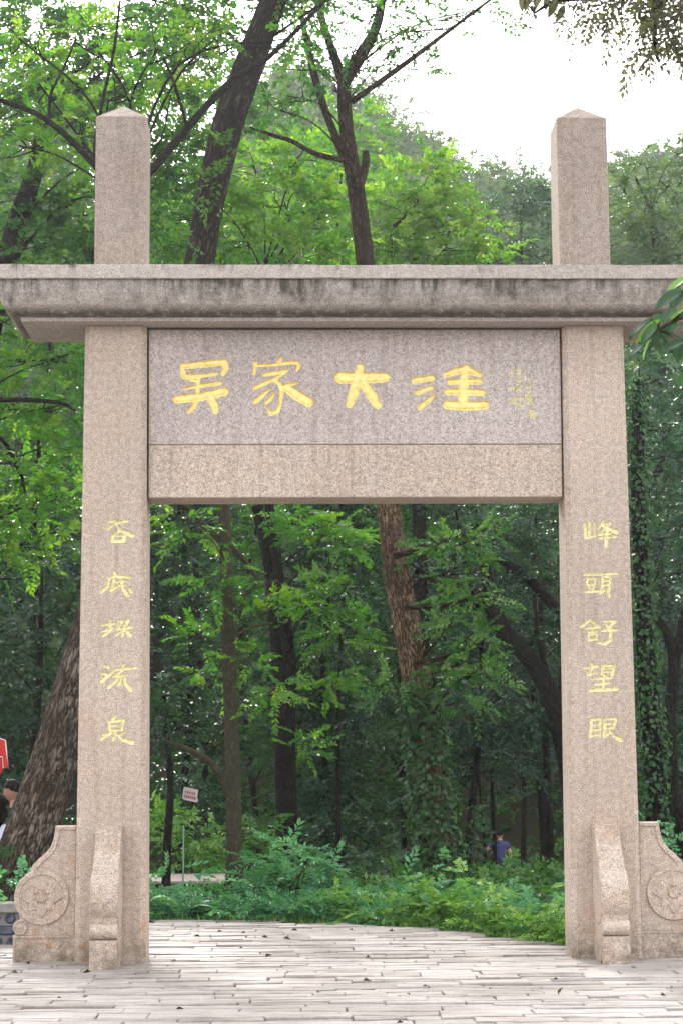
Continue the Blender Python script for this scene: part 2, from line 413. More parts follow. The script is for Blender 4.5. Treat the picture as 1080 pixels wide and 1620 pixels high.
def ground_z(x, y):
    x = np.asarray(x, float); y = np.asarray(y, float); d = y + 15
    z = -0.05 - 2.0 * smooth(20, 44, d) + 22 * smooth(46, 85, d) + 14 * smooth(80, 125, d)
    z = z + .25 * np.sin(x*.35+1) * smooth(24, 34, d) + smooth(28, 50, d) * .04 * np.clip(-x, 0, 30)
    z = z - .7 * smooth(44, 48, d) * (1 - smooth(54, 62, d)) * 0
    bed = smooth(-2.3, -2.6, x) * smooth(2.05, 2.3, y) * (1 - smooth(6, 9, y))
    return z + .33 * bed

xs = np.concatenate([np.linspace(-70, -8, 24), np.linspace(-7.5, 7.5, 90), np.linspace(8, 70, 24)])
ys = np.concatenate([np.linspace(-60, -6, 10), np.linspace(-5.5, 12, 100), np.linspace(12.5, 50, 60), np.linspace(52, 140, 40)])
GX, GY = np.meshgrid(xs, ys); GZ = ground_z(GX, GY)
wild = (GY > edge_y(GX) + .15)
GZ = GZ + wild * RNG.normal(0, .03, GZ.shape) - (~wild) * .035
nx, ny = len(xs), len(ys)
I = (np.arange(ny-1)[:, None] * nx + np.arange(nx-1)[None]).ravel()
terr = link("ground", mesh_np("ground", np.stack([GX, GY, GZ], -1).reshape(-1, 3), np.stack([I, I+1, I+nx+1, I+nx], 1), True), M['soil'])
tag(terr, "dark forest soil falling away behind the gate", None, None, "structure")

# ------------------------------------------------------------------ plaza with riven slate paving
V = []; n = 40
for x in np.linspace(-14, 14, n): V += [(x, -60, -.018), (x, float(edge_y(x)) + .05, -.018)]
plaza = link("plaza", mesh_py("plaza", V, [(2*i, 2*i+2, 2*i+3, 2*i+1) for i in range(n-1)]), M['joint'])
tag(plaza, "pale riven slate plaza in front of and below the gate", None, None, "structure")

def slab_geo(x0, x1, f0, f1, z, g):
    """an irregular thin stone between two wandering joints: eased arris, slightly tilted top"""
    nseg = max(2, int((x1-x0)/.12))
    ge = min(g, .0014); tx = np.linspace(x0+ge, x1-ge, nseg+1)
    j = lambda k: RNG.normal(0, k, nseg+1)
    lo = np.stack([tx + j(.003), f0(tx) + g + np.abs(j(.005)), np.zeros(nseg+1)], 1)
    hi = np.stack([tx + j(.003), f1(tx) - g - np.abs(j(.005)), np.zeros(nseg+1)], 1)
    sk = RNG.choice([0, 0, 0, .012], 4)*RNG.uniform(.3, 1, 4); hi[0, 0] += sk[0]; lo[0, 0] += sk[1]; hi[-1, 0] -= sk[2]; lo[-1, 0] -= sk[3]
    out = np.vstack([lo, hi[::-1]])
    cx, cy = (x0+x1)/2, float(np.mean(out[:, 1]))
    tilt = RNG.normal(0, 1, 2)*np.array([.004, .012])
    def lift(P, zz): return np.column_stack([P[:, 0], P[:, 1], zz + (P[:, 0]-cx)*tilt[0] + (P[:, 1]-cy)*tilt[1] + RNG.normal(0, .0012, len(P))])
    e = .006
    inn = out.copy()
    inn[:, 0] += np.where(out[:, 0] < cx, 1, -1) * e * (np.abs(out[:, 0]-cx) > (x1-x0)*.45); inn[:, 1] += np.where(out[:, 1] < cy, e, -e)
    k = len(out); VV = np.vstack([np.column_stack([out[:, :2], np.full(k, -.05)]), lift(out, z-.007), lift(inn, z)])
    FF = []
    for a in range(k):
        b = (a+1) % k
        FF += [(a, b, k+b, k+a), (k+a, k+b, 2*k+b, 2*k+a)]
    h = nseg+1
    for a in range(nseg):
        FF.append((2*k+a, 2*k+a+1, 2*k+2*h-2-a, 2*k+2*h-1-a))
    return VV, FF

def joint_line(y0, amp):
    ph = RNG.uniform(0, 6.28, 4); fr = RNG.uniform(.5, 4.5, 4); am = RNG.uniform(.2, 1, 4); am *= amp/am.sum()
    return lambda x: y0 + sum(a*np.sin(f_*np.asarray(x, float)+p) for a, f_, p in zip(am, fr, ph))
stones = []
y = -5.3; prevj = joint_line(y, .02); pr = .15
while y < 5.0:
    rh = RNG.choice([.08, .12, .17, .22, .30], p=[.16, .26, .28, .2, .1])
    nextj = joint_line(y+rh, .28*min(rh, pr, .14)); pr = rh
    x = -9 + RNG.uniform(0, 1)
    while x < 9:
        ln = RNG.uniform(.18, .7) if RNG.uniform() < .75 else RNG.uniform(.6, 1.2)
        if y + rh*.5 < float(edge_y(x + ln/2)) + RNG.uniform(-.08, .05):
            if rh > .15 and RNG.uniform() < .35:
                k = RNG.uniform(.35, .65); midj = (lambda a, b, k: (lambda t: a(t)*(1-k)+b(t)*k))(prevj, nextj, k)
                stones += [(x, x+ln, prevj, midj), (x, x+ln, midj, nextj)]
            else: stones.append((x, x+ln, prevj, nextj))
        x += ln
    prevj = nextj; y += rh
def in_view(s):
    cx = (s[0]+s[1])/2; y0, y1 = float(s[2](cx)), float(s[3](cx)); cy = (y0+y1)/2
    half = (cy+15)*.5*1080/FPX
    mid = CX + math.tan(YAW)*(cy+15)
    return max(0, min(s[1], mid+half) - max(s[0], mid-half)) * (y1-y0) / (cy+15)**3 if cy > -4.1 else 0
stones.sort(key=in_view, reverse=True)
restV, restF = [], []
for i, s in enumerate(stones):
    z = float(np.clip(RNG.normal(0, .005), -.012, .012)); g = RNG.choice([.002, .004, .008, .015], p=[.3, .33, .24, .13])
    VV, FF = slab_geo(*s, z, g)
    if i < 300 and in_view(s) > 0:
        o = link("paving_stone", mesh_py("paving_stone", VV, FF), M['pave'], plaza)
    else:
        off = sum(len(v) for v in restV); restV.append(VV); restF += [tuple(a+off for a in f) for f in FF]
o = link("outlying_paving", mesh_py("outlying_paving", np.vstack(restV), restF), M['pave'], plaza); o["kind"] = "stuff"

# ------------------------------------------------------------------ the gate
gate = empty("stone_gateway")
tag(gate, "tall pink granite memorial gateway with gilded carved characters, standing on the slate plaza", "gateway")
WT, WB, CT, CB, ZT, DEP = 1.684, 1.650, .497, .5485, 5.03, .44

def strokes_from(x0, y0, sc, data):
    """data: strokes as lists of (x, y, width) in an enlarged view of the photo"""
    return [[(x0 + a/sc, y0 + b/sc, c/sc) for a, b, c in st] for st in data]
S1 = strokes_from(260, 555, 6.75, [
    [(192,165,50),(205,270,60)], [(200,160,70),(420,140,72),(640,120,68)], [(640,122,80),(658,180,72),(622,245,45)],
    [(225,275,58),(400,262,45),(560,240,40)], [(365,270,36),(352,440,42)], [(280,305,34),(345,320,34)],
    [(185,405,16),(340,380,40),(585,342,52)], [(140,515,90),(400,485,92),(640,432,92)],
    [(345,510,60),(315,600,52),(260,652,38)], [(485,480,88),(535,580,80),(545,645,62)]])
S2 = strokes_from(390, 555, 9.0, [
    [(485,100,55),(460,165,80)], [(110,205,40),(400,195,46),(620,162,52),(720,165,54),(745,210,52),(718,272,34)],
    [(125,175,70),(105,340,22)], [(250,340,54),(440,305,60),(580,272,46)], [(570,285,40),(400,400,56),(125,520,62)],
    [(380,405,46),(470,460,66),(505,560,54),(482,740,52),(445,855,62),(350,895,64),(285,790,20)],
    [(335,540,28),(220,640,64),(125,722,64)], [(400,605,32),(340,680,56),(282,738,54)],
    [(740,455,22),(600,480,66),(515,520,76)], [(560,520,110),(700,620,145),(880,725,145)]])
S3 = strokes_from(520, 560, 9.818, [
    [(185,362,190),(400,372,185),(870,358,155)], [(485,200,115),(440,400,165),(385,600,155),(318,785,105)], [(540,450,135),(660,640,165),(755,790,125)]])
S4 = strokes_from(640, 560, 7.714, [
    [(120,322,80),(330,288,76)], [(155,470,62),(320,405,56)], [(185,650,66),(290,560,58),(385,470,10)],
    [(755,160,80),(722,330,120),(712,600,135)], [(500,250,72),(640,205,95),(740,190,90)], [(780,200,100),(915,250,62)],
    [(545,338,66),(700,335,70),(915,335,78)], [(525,460,86),(720,460,90),(945,468,80)], [(520,618,112),(750,632,118),(980,622,108)]])
S5 = strokes_from(795, 570, 16.2, [
    [(215,220,30),(245,390,34)], [(140,365,18),(215,310,24)], [(410,200,34),(415,370,34)], [(345,245,24),(455,240,26)], [(350,350,24),(410,290,26)], [(430,290,24),(450,340,24)],
    [(350,510,24),(430,490,40),(420,550,30)], [(200,770,28),(215,670,32),(250,640,30),(285,730,30)], [(340,610,26),(385,600,26)], [(465,620,30),(360,790,34)], [(390,700,26),(465,790,38)],
    [(190,1090,28),(280,980,30),(490,940,30)], [(240,1080,30),(380,1110,38),(480,1160,40),(550,1130,24)], [(300,1050,26),(370,980,26)], [(440,970,26),(440,1100,26)],
    [(575,400,24),(575,490,24)], [(650,450,20),(700,520,22)], [(600,690,22),(720,670,24)], [(650,650,22),(620,740,22)], [(660,690,22),(700,740,22)], [(600,800,22),(720,815,24)],
    [(580,1000,24),(590,890,28),(690,890,28),(720,980,28),(775,1130,28)], [(610,960,24),(680,950,26)], [(620,1030,26),(690,1020,26)], [(650,950,34),(650,1100,36)], [(610,1100,28),(690,1100,28)],
    [(670,1275,28),(790,1275,30),(790,1460,32)], [(720,1290,28),(730,1470,30)], [(730,1380,26),(780,1380,26)], [(720,1460,30),(790,1460,30)], [(660,1350,24),(710,1310,24)]])
kL = (110, 800, 4.053); kR = (870, 800, 4.053)
CL = [[[(215,140,9),(250,150,12),(285,112,10)], [(250,102,9),(290,98,11)], [(310,108,12),(375,96,15)], [(296,100,11),(306,130,13),(322,158,15)], [(275,192,10),(322,158,15),(350,168,18),(402,190,26)], [(277,192,15),(277,230,16)], [(270,226,18),(350,223,22)], [(352,188,18),(346,225,20)], [(290,197,9),(345,190,10)]],
      [[(285,422,14),(295,447,18)], [(245,462,11),(300,452,16),(390,460,13)], [(255,468,12),(246,520,15),(202,552,20)], [(285,472,12),(266,545,14)], [(270,545,10),(300,522,12)], [(290,492,10),(362,482,12)], [(330,470,12),(342,530,16),(372,575,24)], [(295,517,10),(350,507,11)], [(385,530,12),(396,552,16)]],
      [[(210,767,13),(287,755,15)], [(262,735,13),(262,800,15),(215,836,15)], [(208,807,12),(276,785,13)], [(312,740,10),(306,772,11)], [(312,742,10),(375,735,12),(352,766,10)], [(337,742,10),(316,778,10)], [(380,730,12),(360,772,11)], [(305,792,11),(402,780,14)], [(350,770,12),(336,838,14)], [(345,792,10),(300,832,12)], [(355,792,12),(388,832,22)]],
      [[(220,1030,13),(250,1037,15)], [(210,1077,13),(240,1082,15)], [(205,1127,22),(270,1072,14),(300,1050,8)], [(345,1015,14),(340,1047,13)], [(290,1052,11),(425,1040,14)], [(345,1052,12),(285,1097,12),(370,1086,12)], [(250,1166,17),(300,1122,13),(312,1100,10)], [(332,1100,12),(316,1152,16)], [(356,1092,12),(356,1140,15),(392,1182,24)]],
      [[(295,1348,12),(275,1370,18)], [(250,1387,12),(345,1375,13)], [(255,1387,12),(260,1445,13)], [(345,1377,13),(335,1440,13)], [(260,1413,9),(335,1408,9)], [(260,1443,9),(335,1438,9)], [(296,1442,13),(282,1502,14)], [(215,1467,12),(265,1460,13),(205,1497,15)], [(352,1455,13),(310,1476,12)], [(305,1466,10),(342,1502,19),(402,1520,26)]]]
CRt = [[[(250,105,14),(250,200,14)], [(222,115,14),(226,207,15),(285,192,12)], [(285,110,11),(285,197,12)], [(342,95,13),(306,150,11)], [(330,122,11),(387,110,13),(310,187,10)], [(335,127,12),(422,167,26)], [(310,187,10),(387,176,12)], [(320,207,12),(422,196,14)], [(366,155,18),(356,262,18)]],
       [[(220,441,12),(427,435,14)], [(240,455,11),(236,502,12)], [(240,471,10),(292,465,11),(286,502,11)], [(240,507,10),(290,502,10)], [(250,516,10),(257,542,11)], [(280,511,10),(270,546,11)], [(225,552,14),(312,546,16)], [(336,445,12),(331,542,13)], [(336,451,11),(387,455,13),(376,546,13)], [(336,481,8),(380,480,8)], [(336,511,8),(380,508,8)], [(331,541,8),(376,540,8)], [(346,546,11),(320,562,11)], [(370,546,11),(379,580,17)]],
       [[(257,730,13),(200,777,13)], [(265,741,12),(312,777,18)], [(235,787,10),(306,780,11)], [(268,770,10),(268,827,11)], [(245,811,10),(300,806,10)], [(246,826,10),(251,866,11)], [(251,826,10),(301,820,12),(296,856,12)], [(251,862,12),(298,853,14)], [(346,741,11),(417,740,13),(370,787,12)], [(355,756,12),(387,787,13)], [(330,802,11),(432,795,14)], [(386,790,13),(386,862,16),(350,886,17),(304,876,10)]],
       [[(265,1010,14),(277,1032,17)], [(220,1042,12),(307,1030,14)], [(270,1042,11),(240,1087,11),(302,1066,10)], [(341,1025,12),(331,1082,13)], [(341,1026,12),(412,1025,15),(396,1087,15)], [(340,1046,8),(400,1045,8)], [(340,1067,8),(395,1066,8)], [(270,1112,11),(397,1101,14)], [(290,1147,11),(382,1136,13)], [(346,1090,14),(341,1177,14)], [(255,1186,16),(427,1176,21)]],
       [[(266,1370,14),(256,1482,14)], [(266,1376,11),(322,1366,13),(316,1477,13)], [(265,1411,9),(316,1401,9)], [(260,1442,9),(316,1436,9)], [(256,1477,10),(316,1471,10)], [(351,1370,14),(346,1482,15)], [(351,1371,11),(422,1366,13),(406,1427,13)], [(351,1401,9),(411,1396,9)], [(351,1427,9),(406,1423,9)], [(346,1482,14),(387,1456,10)], [(376,1432,11),(412,1482,17),(452,1502,28)]]]

def lines(a, b, step): return np.linspace(a, b, max(2, int(round((b-a)/step))+1))

def engraved_face(yf, xr, zr, chars, depth, edge, grow, step=.0045):
    """front face grid with carved strokes; returns panel geometry and one patch per character"""
    gx = lines(*xr, step); gz = lines(*zr, step)
    X, Z = np.meshgrid(gx, gz); sd = np.full(X.shape, -1.0); own = np.full(X.shape, -1)
    for ci, ch in enumerate(chars):
        for st in ch:
            P = [pt(a, b, CD + yf) for a, b, _ in st]; k = (CD + yf) / FPX
            R = [c * k * .5 + grow for _, _, c in st]
            for (p, r), (q, s) in zip(zip(P, R), list(zip(P, R))[1:]):
                mr = max(r, s) + .01
                ix = (gx > min(p[0], q[0]) - mr) & (gx < max(p[0], q[0]) + mr); iz = (gz > min(p[2], q[2]) - mr) & (gz < max(p[2], q[2]) + mr)
                if not ix.any() or not iz.any(): continue
                sl_ = np.ix_(iz, ix); dx, dz = q[0]-p[0], q[2]-p[2]
                t = np.clip(((X[sl_]-p[0])*dx + (Z[sl_]-p[2])*dz) / (dx*dx+dz*dz+1e-12), 0, 1)
                dd = (r + (s-r)*t) - np.hypot(X[sl_]-p[0]-dx*t, Z[sl_]-p[2]-dz*t)
                up = dd > sd[sl_]; sub = sd[sl_]; sub[up] = dd[up]; sd[sl_] = sub
                so_ = own[sl_]; so_[up & (dd > -.006)] = ci; own[sl_] = so_
    dep = depth * smooth(0, edge, sd) - depth*.35 * smooth(edge, edge*4.5, sd)
    Vv = np.stack([X, yf + dep, Z], -1).reshape(-1, 3)
    m_, n_ = X.shape
    I = (np.arange(m_-1)[:, None]*n_ + np.arange(n_-1)[None])
    Q = np.stack([I, I+1, I+n_+1, I+n_], -1).reshape(-1, 4)
    cs = (sd[:-1, :-1]+sd[1:, :-1]+sd[:-1, 1:]+sd[1:, 1:]).ravel()/4
    co = np.maximum.reduce([own[:-1, :-1], own[1:, :-1], own[:-1, 1:], own[1:, 1:]]).ravel()
    gold = (cs > 0) & (co >= 0)
    return Vv, Q, gold, co

def sub_mesh(name, Vv, Q, smooth_=True):
    u, inv = np.unique(Q, return_inverse=True)
    return mesh_np(name, Vv[u], inv.reshape(Q.shape), smooth_)

# shafts
for side, chars in ((-1, [strokes_from(*kL, c) for c in CL]), (1, [strokes_from(*kR, c) for c in CRt])):
    xin_t, xin_b, xo_t, xo_b = WT, WB, WT+CT, WB+CB
    c = .038
    def ring(xi, xo, z):
        a, b = (side*xi, side*xo) if side > 0 else (side*xo, side*xi)
        return [(a+c, 0, z), (b-c, 0, z), (b, c, z), (b, DEP-c, z), (b-c, DEP, z), (a+c, DEP, z), (a, DEP-c, z), (a, c, z)]
    n_ = 3
    rb = ring(xin_b, xo_b, -.02); rt = ring(xin_t, xo_t, ZT)
    xc = pt(chars[2][0][0][0] + 12, 1000, CD)[0]
    xc = np.mean([pt(p_[0], p_[1], CD)[0] for ch in chars for st in ch for p_ in st])
    xr = (xc-.165, xc+.165); zr = (1.62, 3.56)
    Vv, Q, gold, co = engraved_face(0.0, xr, zr, chars, .016, .0045, .0026)
    bm = bmesh.new()
    vb = [bm.verts.new(p) for p in rb]; vt = [bm.verts.new(p) for p in rt]
    for i in range(1, 8): bm.faces.new((vb[i], vb[(i+1) % 8], vt[(i+1) % 8], vt[i]))
    bm.faces.new(vt)
    e = [bm.verts.new(p) for p in ((xr[0], 0, zr[0]), (xr[1], 0, zr[0]), (xr[1], 0, zr[1]), (xr[0], 0, zr[1]))]
    for q in ((vb[0], vb[1], e[1], e[0]), (vb[1], vt[1], e[2], e[1]), (vt[1], vt[0], e[3], e[2]), (vt[0], vb[0], e[0], e[3])): bm.faces.new(q)
    shaft_me = from_bm("column", bm)
    col_o = link("column", shaft_me, M['gran'], gate)
    o = link("inscribed_face", sub_mesh("inscribed_face", Vv, Q[~gold]), M['gran'], col_o)
    for ci in range(5):
        link("character", sub_mesh("character", Vv, Q[gold & (co == ci)]), M['gold_thin'], col_o)

# name panel and beam
YP = .08; PB = .36
zt, zm, zb = 5.018, 4.067, 3.635
chars = [S1, S2, S3, S4, S5]
Vv, Q, gold, co = engraved_face(YP, (-1.50, 1.50), (4.28, 4.90), chars, .018, .007, .0022)
xi = lambda z: WB + (WT-WB)*z/ZT - .012
bm = bmesh.new()
def frame_box(bm, x0b, x0t, x1b, x1t, z0, z1, y0, y1, hole=None, b=.006):
    P = lambda x, y, z: bm.verts.new((x, y, z))
    f = [P(x0b+b, y0, z0+b), P(x1b-b, y0, z0+b), P(x1t-b, y0, z1-b), P(x0t+b, y0, z1-b)]
    g = [P(x0b, y0+b, z0), P(x1b, y0+b, z0), P(x1t, y0+b, z1), P(x0t, y0+b, z1)]
    h = [P(x0b, y1, z0), P(x1b, y1, z0), P(x1t, y1, z1), P(x0t, y1, z1)]
    for i in range(4):
        j = (i+1) % 4
        bm.faces.new((g[i], g[j], f[j], f[i])); bm.faces.new((h[i], h[j], g[j], g[i]))
    bm.faces.new(h[::-1])
    if hole:
        e = [P(hole[0], y0, hole[2]), P(hole[1], y0, hole[2]), P(hole[1], y0, hole[3]), P(hole[0], y0, hole[3])]
        for i in range(4):
            j = (i+1) % 4; bm.faces.new((f[i], f[j], e[j], e[i]))
    else: bm.faces.new(f)
frame_box(bm, -xi(zm), -xi(zt), xi(zm), xi(zt), zm+.002, zt, YP, YP+PB, (-1.50, 1.50, 4.28, 4.90))
pan = link("name_panel", from_bm("name_panel", bm), M['gran_pink'], gate)
link("inscribed_face", sub_mesh("inscribed_face", Vv, Q[~gold]), M['gran_pink'], pan)
for ci in range(5):
    link("character" if ci < 4 else "signature", sub_mesh("character", Vv, Q[gold & (co == ci)]), M['gold'] if ci < 4 else M['gold_thin'], pan)
bm = bmesh.new(); frame_box(bm, -xi(zb), -xi(zm), xi(zb), xi(zm), zb, zm-.002, YP+.002, YP+PB-.003)
link("beam", from_bm("beam", bm), M['gran'], gate)

# cornice with a cove
prof = [(.36, 5.437), (.362, 5.43), (.362, 5.332), (.355, 5.325), (.332, 5.324)]
for t in np.linspace(0, 1, 9)[1:]:
    a = t*math.pi/2
    prof.append((.332 - .185*(1-math.cos(a))**.92, 5.324 - (5.324-5.062)*math.sin(a)**1.0 if t < 1 else 5.062))
prof += [(.142, 5.058), (.142, 5.033)]
XE = 2.46                       # half length at the foot of the cove, before offsets
bx0, bx1, by0, by1 = -(2.675-.142), (2.80-.142), 0.0, .45
bm = bmesh.new(); prev = None; cuts = np.linspace(0, 1, 30)
def loop(off, z):
    x0, x1, y0, y1 = bx0-off, bx1+off, by0-off, by1+off
    pts = [(x0+(x1-x0)*t, y0) for t in cuts] + [(x1, y0+(y1-y0)*t) for t in (.33, .66)] + [(x1-(x1-x0)*t, y1) for t in cuts] + [(x0, y1-(y1-y0)*t) for t in (.33, .66)]
    out = []
    for i, (a, b) in enumerate(pts):
        jz = RNG.normal(0, .0022) if z > 5.3 else RNG.normal(0, .0008)
        out.append(bm.verts.new((a, b + RNG.normal(0, .0015), z + jz)))
    return out
first = None
for off, z in prof:
    cur = loop(off, z)
    if prev:
        k = len(cur)
        for i in range(k): bm.faces.new((prev[i], cur[i], cur[(i+1) % k], prev[(i+1) % k])[::-1])
    else: first = cur
    prev = cur
bm.faces.new(first); bm.faces.new(prev[::-1])
bmesh.ops.recalc_face_normals(bm, faces=bm.faces[:])
cme = from_bm("cornice", bm)
link("cornice", cme, M['gran_corn'], gate)

# posts that rise through the cornice
for x0, x1 in ((-2.115, -1.70), (1.675, 2.09)):
    bm = bmesh.new(); c = .012; y0, y1 = .02, .46
    def rg(z, s=0):
        return [bm.verts.new(p) for p in ((x0+c+s, y0+s, z), (x1-c-s, y0+s, z), (x1-s, y0+c+s, z), (x1-s, y1-c-s, z), (x1-c-s, y1-s, z), (x0+c+s, y1-s, z), (x0+s, y1-c-s, z), (x0+s, y0+c+s, z))]
    a = rg(5.43); b = rg(6.797); ap = bm.verts.new(((x0+x1)/2, (y0+y1)/2, 6.965))
    for i in range(8):
        j = (i+1) % 8; bm.faces.new((a[i], a[j], b[j], b[i])); bm.faces.new((b[i], b[j], ap))
    link("post", from_bm("post", bm), M['gran_post'], gate)

# drum stones
def lathe_disc(bm, c2, r, w0, w1, T, n=40, b=.01):
    rings = []
    for rad, w_ in ((r-b, w0), (r, w0+b), (r, w1-b), (r-b, w1)):
        rings.append([bm.verts.new(T(c2[0]+rad*math.cos(t), w_, c2[1]+rad*math.sin(t))) for t in np.linspace(0, 2*math.pi, n, endpoint=False)])
    for p, q in zip(rings, rings[1:]):
        for i in range(n): bm.faces.new((p[i], p[(i+1) % n], q[(i+1) % n], q[i]))
    bm.faces.new(rings[0]); bm.faces.new(rings[-1])

def extrude_poly(bm, poly, w0, w1, T, b=.006):
    c = np.mean(np.array(poly), 0)
    A = [bm.verts.new(T(u + (c[0]-u)*0, w0+b, v)) for u, v in poly]; Bv = [bm.verts.new(T(u, w1-b, v)) for u, v in poly]
    P = np.array(poly); nx_ = np.roll(P, -1, 0)-P; pv = P-np.roll(P, 1, 0)
    nn = unit(np.stack([-nx_[:, 1], nx_[:, 0]], 1)) + unit(np.stack([-pv[:, 1], pv[:, 0]], 1)); nn = unit(nn)
    area = .5*np.sum(P[:, 0]*np.roll(P[:, 1], -1) - np.roll(P[:, 0], -1)*P[:, 1])
    ins = P + nn*b*(1 if area > 0 else -1)
    C_ = [bm.verts.new(T(u, w0, v)) for u, v in ins]; D_ = [bm.verts.new(T(u, w1, v)) for u, v in ins]
    n = len(poly)
    for i in range(n):
        j = (i+1) % n
        bm.faces.new((A[i], A[j], Bv[j], Bv[i])); bm.faces.new((C_[i], C_[j], A[j], A[i])); bm.faces.new((Bv[i], Bv[j], D_[j], D_[i]))
    bm.faces.new(C_); bm.faces.new(D_)

def strip(bm, pts, w, T, wz0, wz1):
    """raised fillet along a line on the face"""
    P = np.array(pts, float); t = unit(np.gradient(P, axis=0)); nn = np.stack([-t[:, 1], t[:, 0]], 1)
    L_, R_ = P + nn*w/2, P - nn*w/2
    rows = [[bm.verts.new(T(u, wz0, v)) for u, v in L_], [bm.verts.new(T(u, wz1, v)) for u, v in L_ - nn*.003], [bm.verts.new(T(u, wz1, v)) for u, v in R_ + nn*.003], [bm.verts.new(T(u, wz0, v)) for u, v in R_]]
    for a, b in zip(rows, rows[1:]):
        for i in range(len(P)-1): bm.faces.new((a[i], a[i+1], b[i+1], b[i]))

scurve = [(.17, 1.045), (.175, 1.0), (.185, .94), (.205, .885), (.245, .835), (.30, .79), (.34, .745), (.362, .70), (.37, .66)]
def drum_stone(T, wide, flower, half_w):
    """T maps (outwards, across, up) to the place"""
    root = None
    w0, w1 = -half_w, half_w
    def mk(name, fn, mat, par, smooth_=False):
        bm = bmesh.new(); fn(bm); bmesh.ops.recalc_face_normals(bm, faces=bm.faces[:])
        return link(name, from_bm(name, bm, smooth_), mat, par)
    body = [(-.02, .205), (.40, .205), (.43, .30), (.45, .45), (.44, .56), (.38, .655)] + scurve[::-1][1:] + [(-.02, 1.045)]
    root = mk("drum_stone", lambda bm: extrude_poly(bm, body, w0, w1, T), M['gran'], gate)
    mk("plinth", lambda bm: extrude_poly(bm, [(-.018, -.02), (.487, -.02), (.487, .208), (-.018, .208)], w0-.004, w1+.004, T, .008), M['gran'], root)
    dr = mk("drum", lambda bm: lathe_disc(bm, (.268, .497), .215, w0-.008, w1+.008, T), M['gran'], root)
    mk("roll", lambda bm: lathe_disc(bm, (.428, .267), .06, w0-.006, w1+.006, T, 24, .006), M['gran'], root)
    if flower:
        wf = w0-.008           # face that looks at the camera
        def ring_fn(bm, r0, r1, h, c=(.268, .497), base=wf):
            n = 40; rr = []
            for rad, w_ in ((r0, base+.001), (r0+.004, base-h), (r1-.004, base-h), (r1, base+.001)):
                rr.append([bm.verts.new(T(c[0]+rad*math.cos(t), w_, c[1]+rad*math.sin(t))) for t in np.linspace(0, 2*math.pi, n, endpoint=False)])
            for p, q in zip(rr, rr[1:]):
                for i in range(n): bm.faces.new((p[i], p[(i+1) % n], q[(i+1) % n], q[i]))
        mk("rim", lambda bm: ring_fn(bm, .170, .212, .009), M['gran'], dr)
        mk("roll_rim", lambda bm: ring_fn(bm, .040, .058, .006, (.428, .267), w0-.006), M['gran'], root)
        def dome(bm, c, pts, h):
            rim = [bm.verts.new(T(c[0]+u, wf+.001, c[1]+v)) for u, v in pts]; mid = [bm.verts.new(T(c[0]+u*.84+np.mean([p[0] for p in pts])*.16, wf-h, c[1]+v*.84+np.mean([p[1] for p in pts])*.16)) for u, v in pts]
            n = len(pts)
            for i in range(n): bm.faces.new((rim[i], rim[(i+1) % n], mid[(i+1) % n], mid[i]))
            bm.faces.new(mid)
        for k in range(8):
            a = k*math.pi/4; L_ = .166 if k % 2 == 0 else .150; W_ = .047 if k % 2 == 0 else .040
            pts = []
            for t in np.linspace(0, 1, 9): pts.append((.040+(L_-.040)*t, W_*math.sin(math.pi*min(1, t**.8))))
            for t in np.linspace(1, 0, 9)[1:-1]: pts.append((.040+(L_-.040)*t, -W_*math.sin(math.pi*min(1, t**.8))))
            pts = [(u*math.cos(a)-v*math.sin(a), u*math.sin(a)+v*math.cos(a)) for u, v in pts]
            mk("petal", lambda bm: dome(bm, (.268, .497), pts, 0.010 if k % 2 == 0 else .007), M['gran'], dr)
        mk("flower_centre", lambda bm: dome(bm, (.268, .497), [(.043*math.cos(t), .043*math.sin(t)) for t in np.linspace(0, 2*math.pi, 20, endpoint=False)], .013), M['gran'], dr)
        inner = [(u-.022, v-.018) for u, v in scurve]
        mk("edge_moulding", lambda bm: strip(bm, [(.015, 1.026)] + inner, .03, T, w0+.001, w0-.012), M['gran'], root)
        mk("plinth_moulding", lambda bm: (strip(bm, [(.0, .196), (.47, .196)], .022, T, w0-.003, w0-.010), strip(bm, [(.474, .0), (.474, .18)], .022, T, w0-.003, w0-.010)), M['gran'], root)
        mk("inner_moulding", lambda bm: strip(bm, [(.018, .23), (.018, 1.0)], .018, T, w0+.001, w0-.006), M['gran'], root)
    return root
for s in (-1, 1):
    xb = WB + CB - .004
    drum_stone(lambda u, w_, v, s=s: (s*(xb+u), .17 + w_, v), .5, True, .085)
    xm = s*(WB+CB/2) + (-.005 if s < 0 else -.01)
    drum_stone(lambda u, w_, v, xm=xm: (xm + w_, -u, v), .5, False, .098)
    drum_stone(lambda u, w_, v, xm=xm: (xm + w_, DEP+u, v), .5, False, .098)

# ------------------------------------------------------------------ trees
def px_r(wpx, d): return wpx * d / FPX * .5

def trunk_line(L, d):
    """[(px, py, width px)] -> points and radii at distance d (d may lean: pair)"""
    d0, d1 = d if isinstance(d, tuple) else (d, d)
    n = len(L); P = []; R = []
    for i, (a, b, w_) in enumerate(L):
        dd = d0 + (d1-d0)*i/max(1, n-1)
        P.append(pt(a, b, dd)); R.append(px_r(w_, dd))
    return np.array(P), np.array(R)

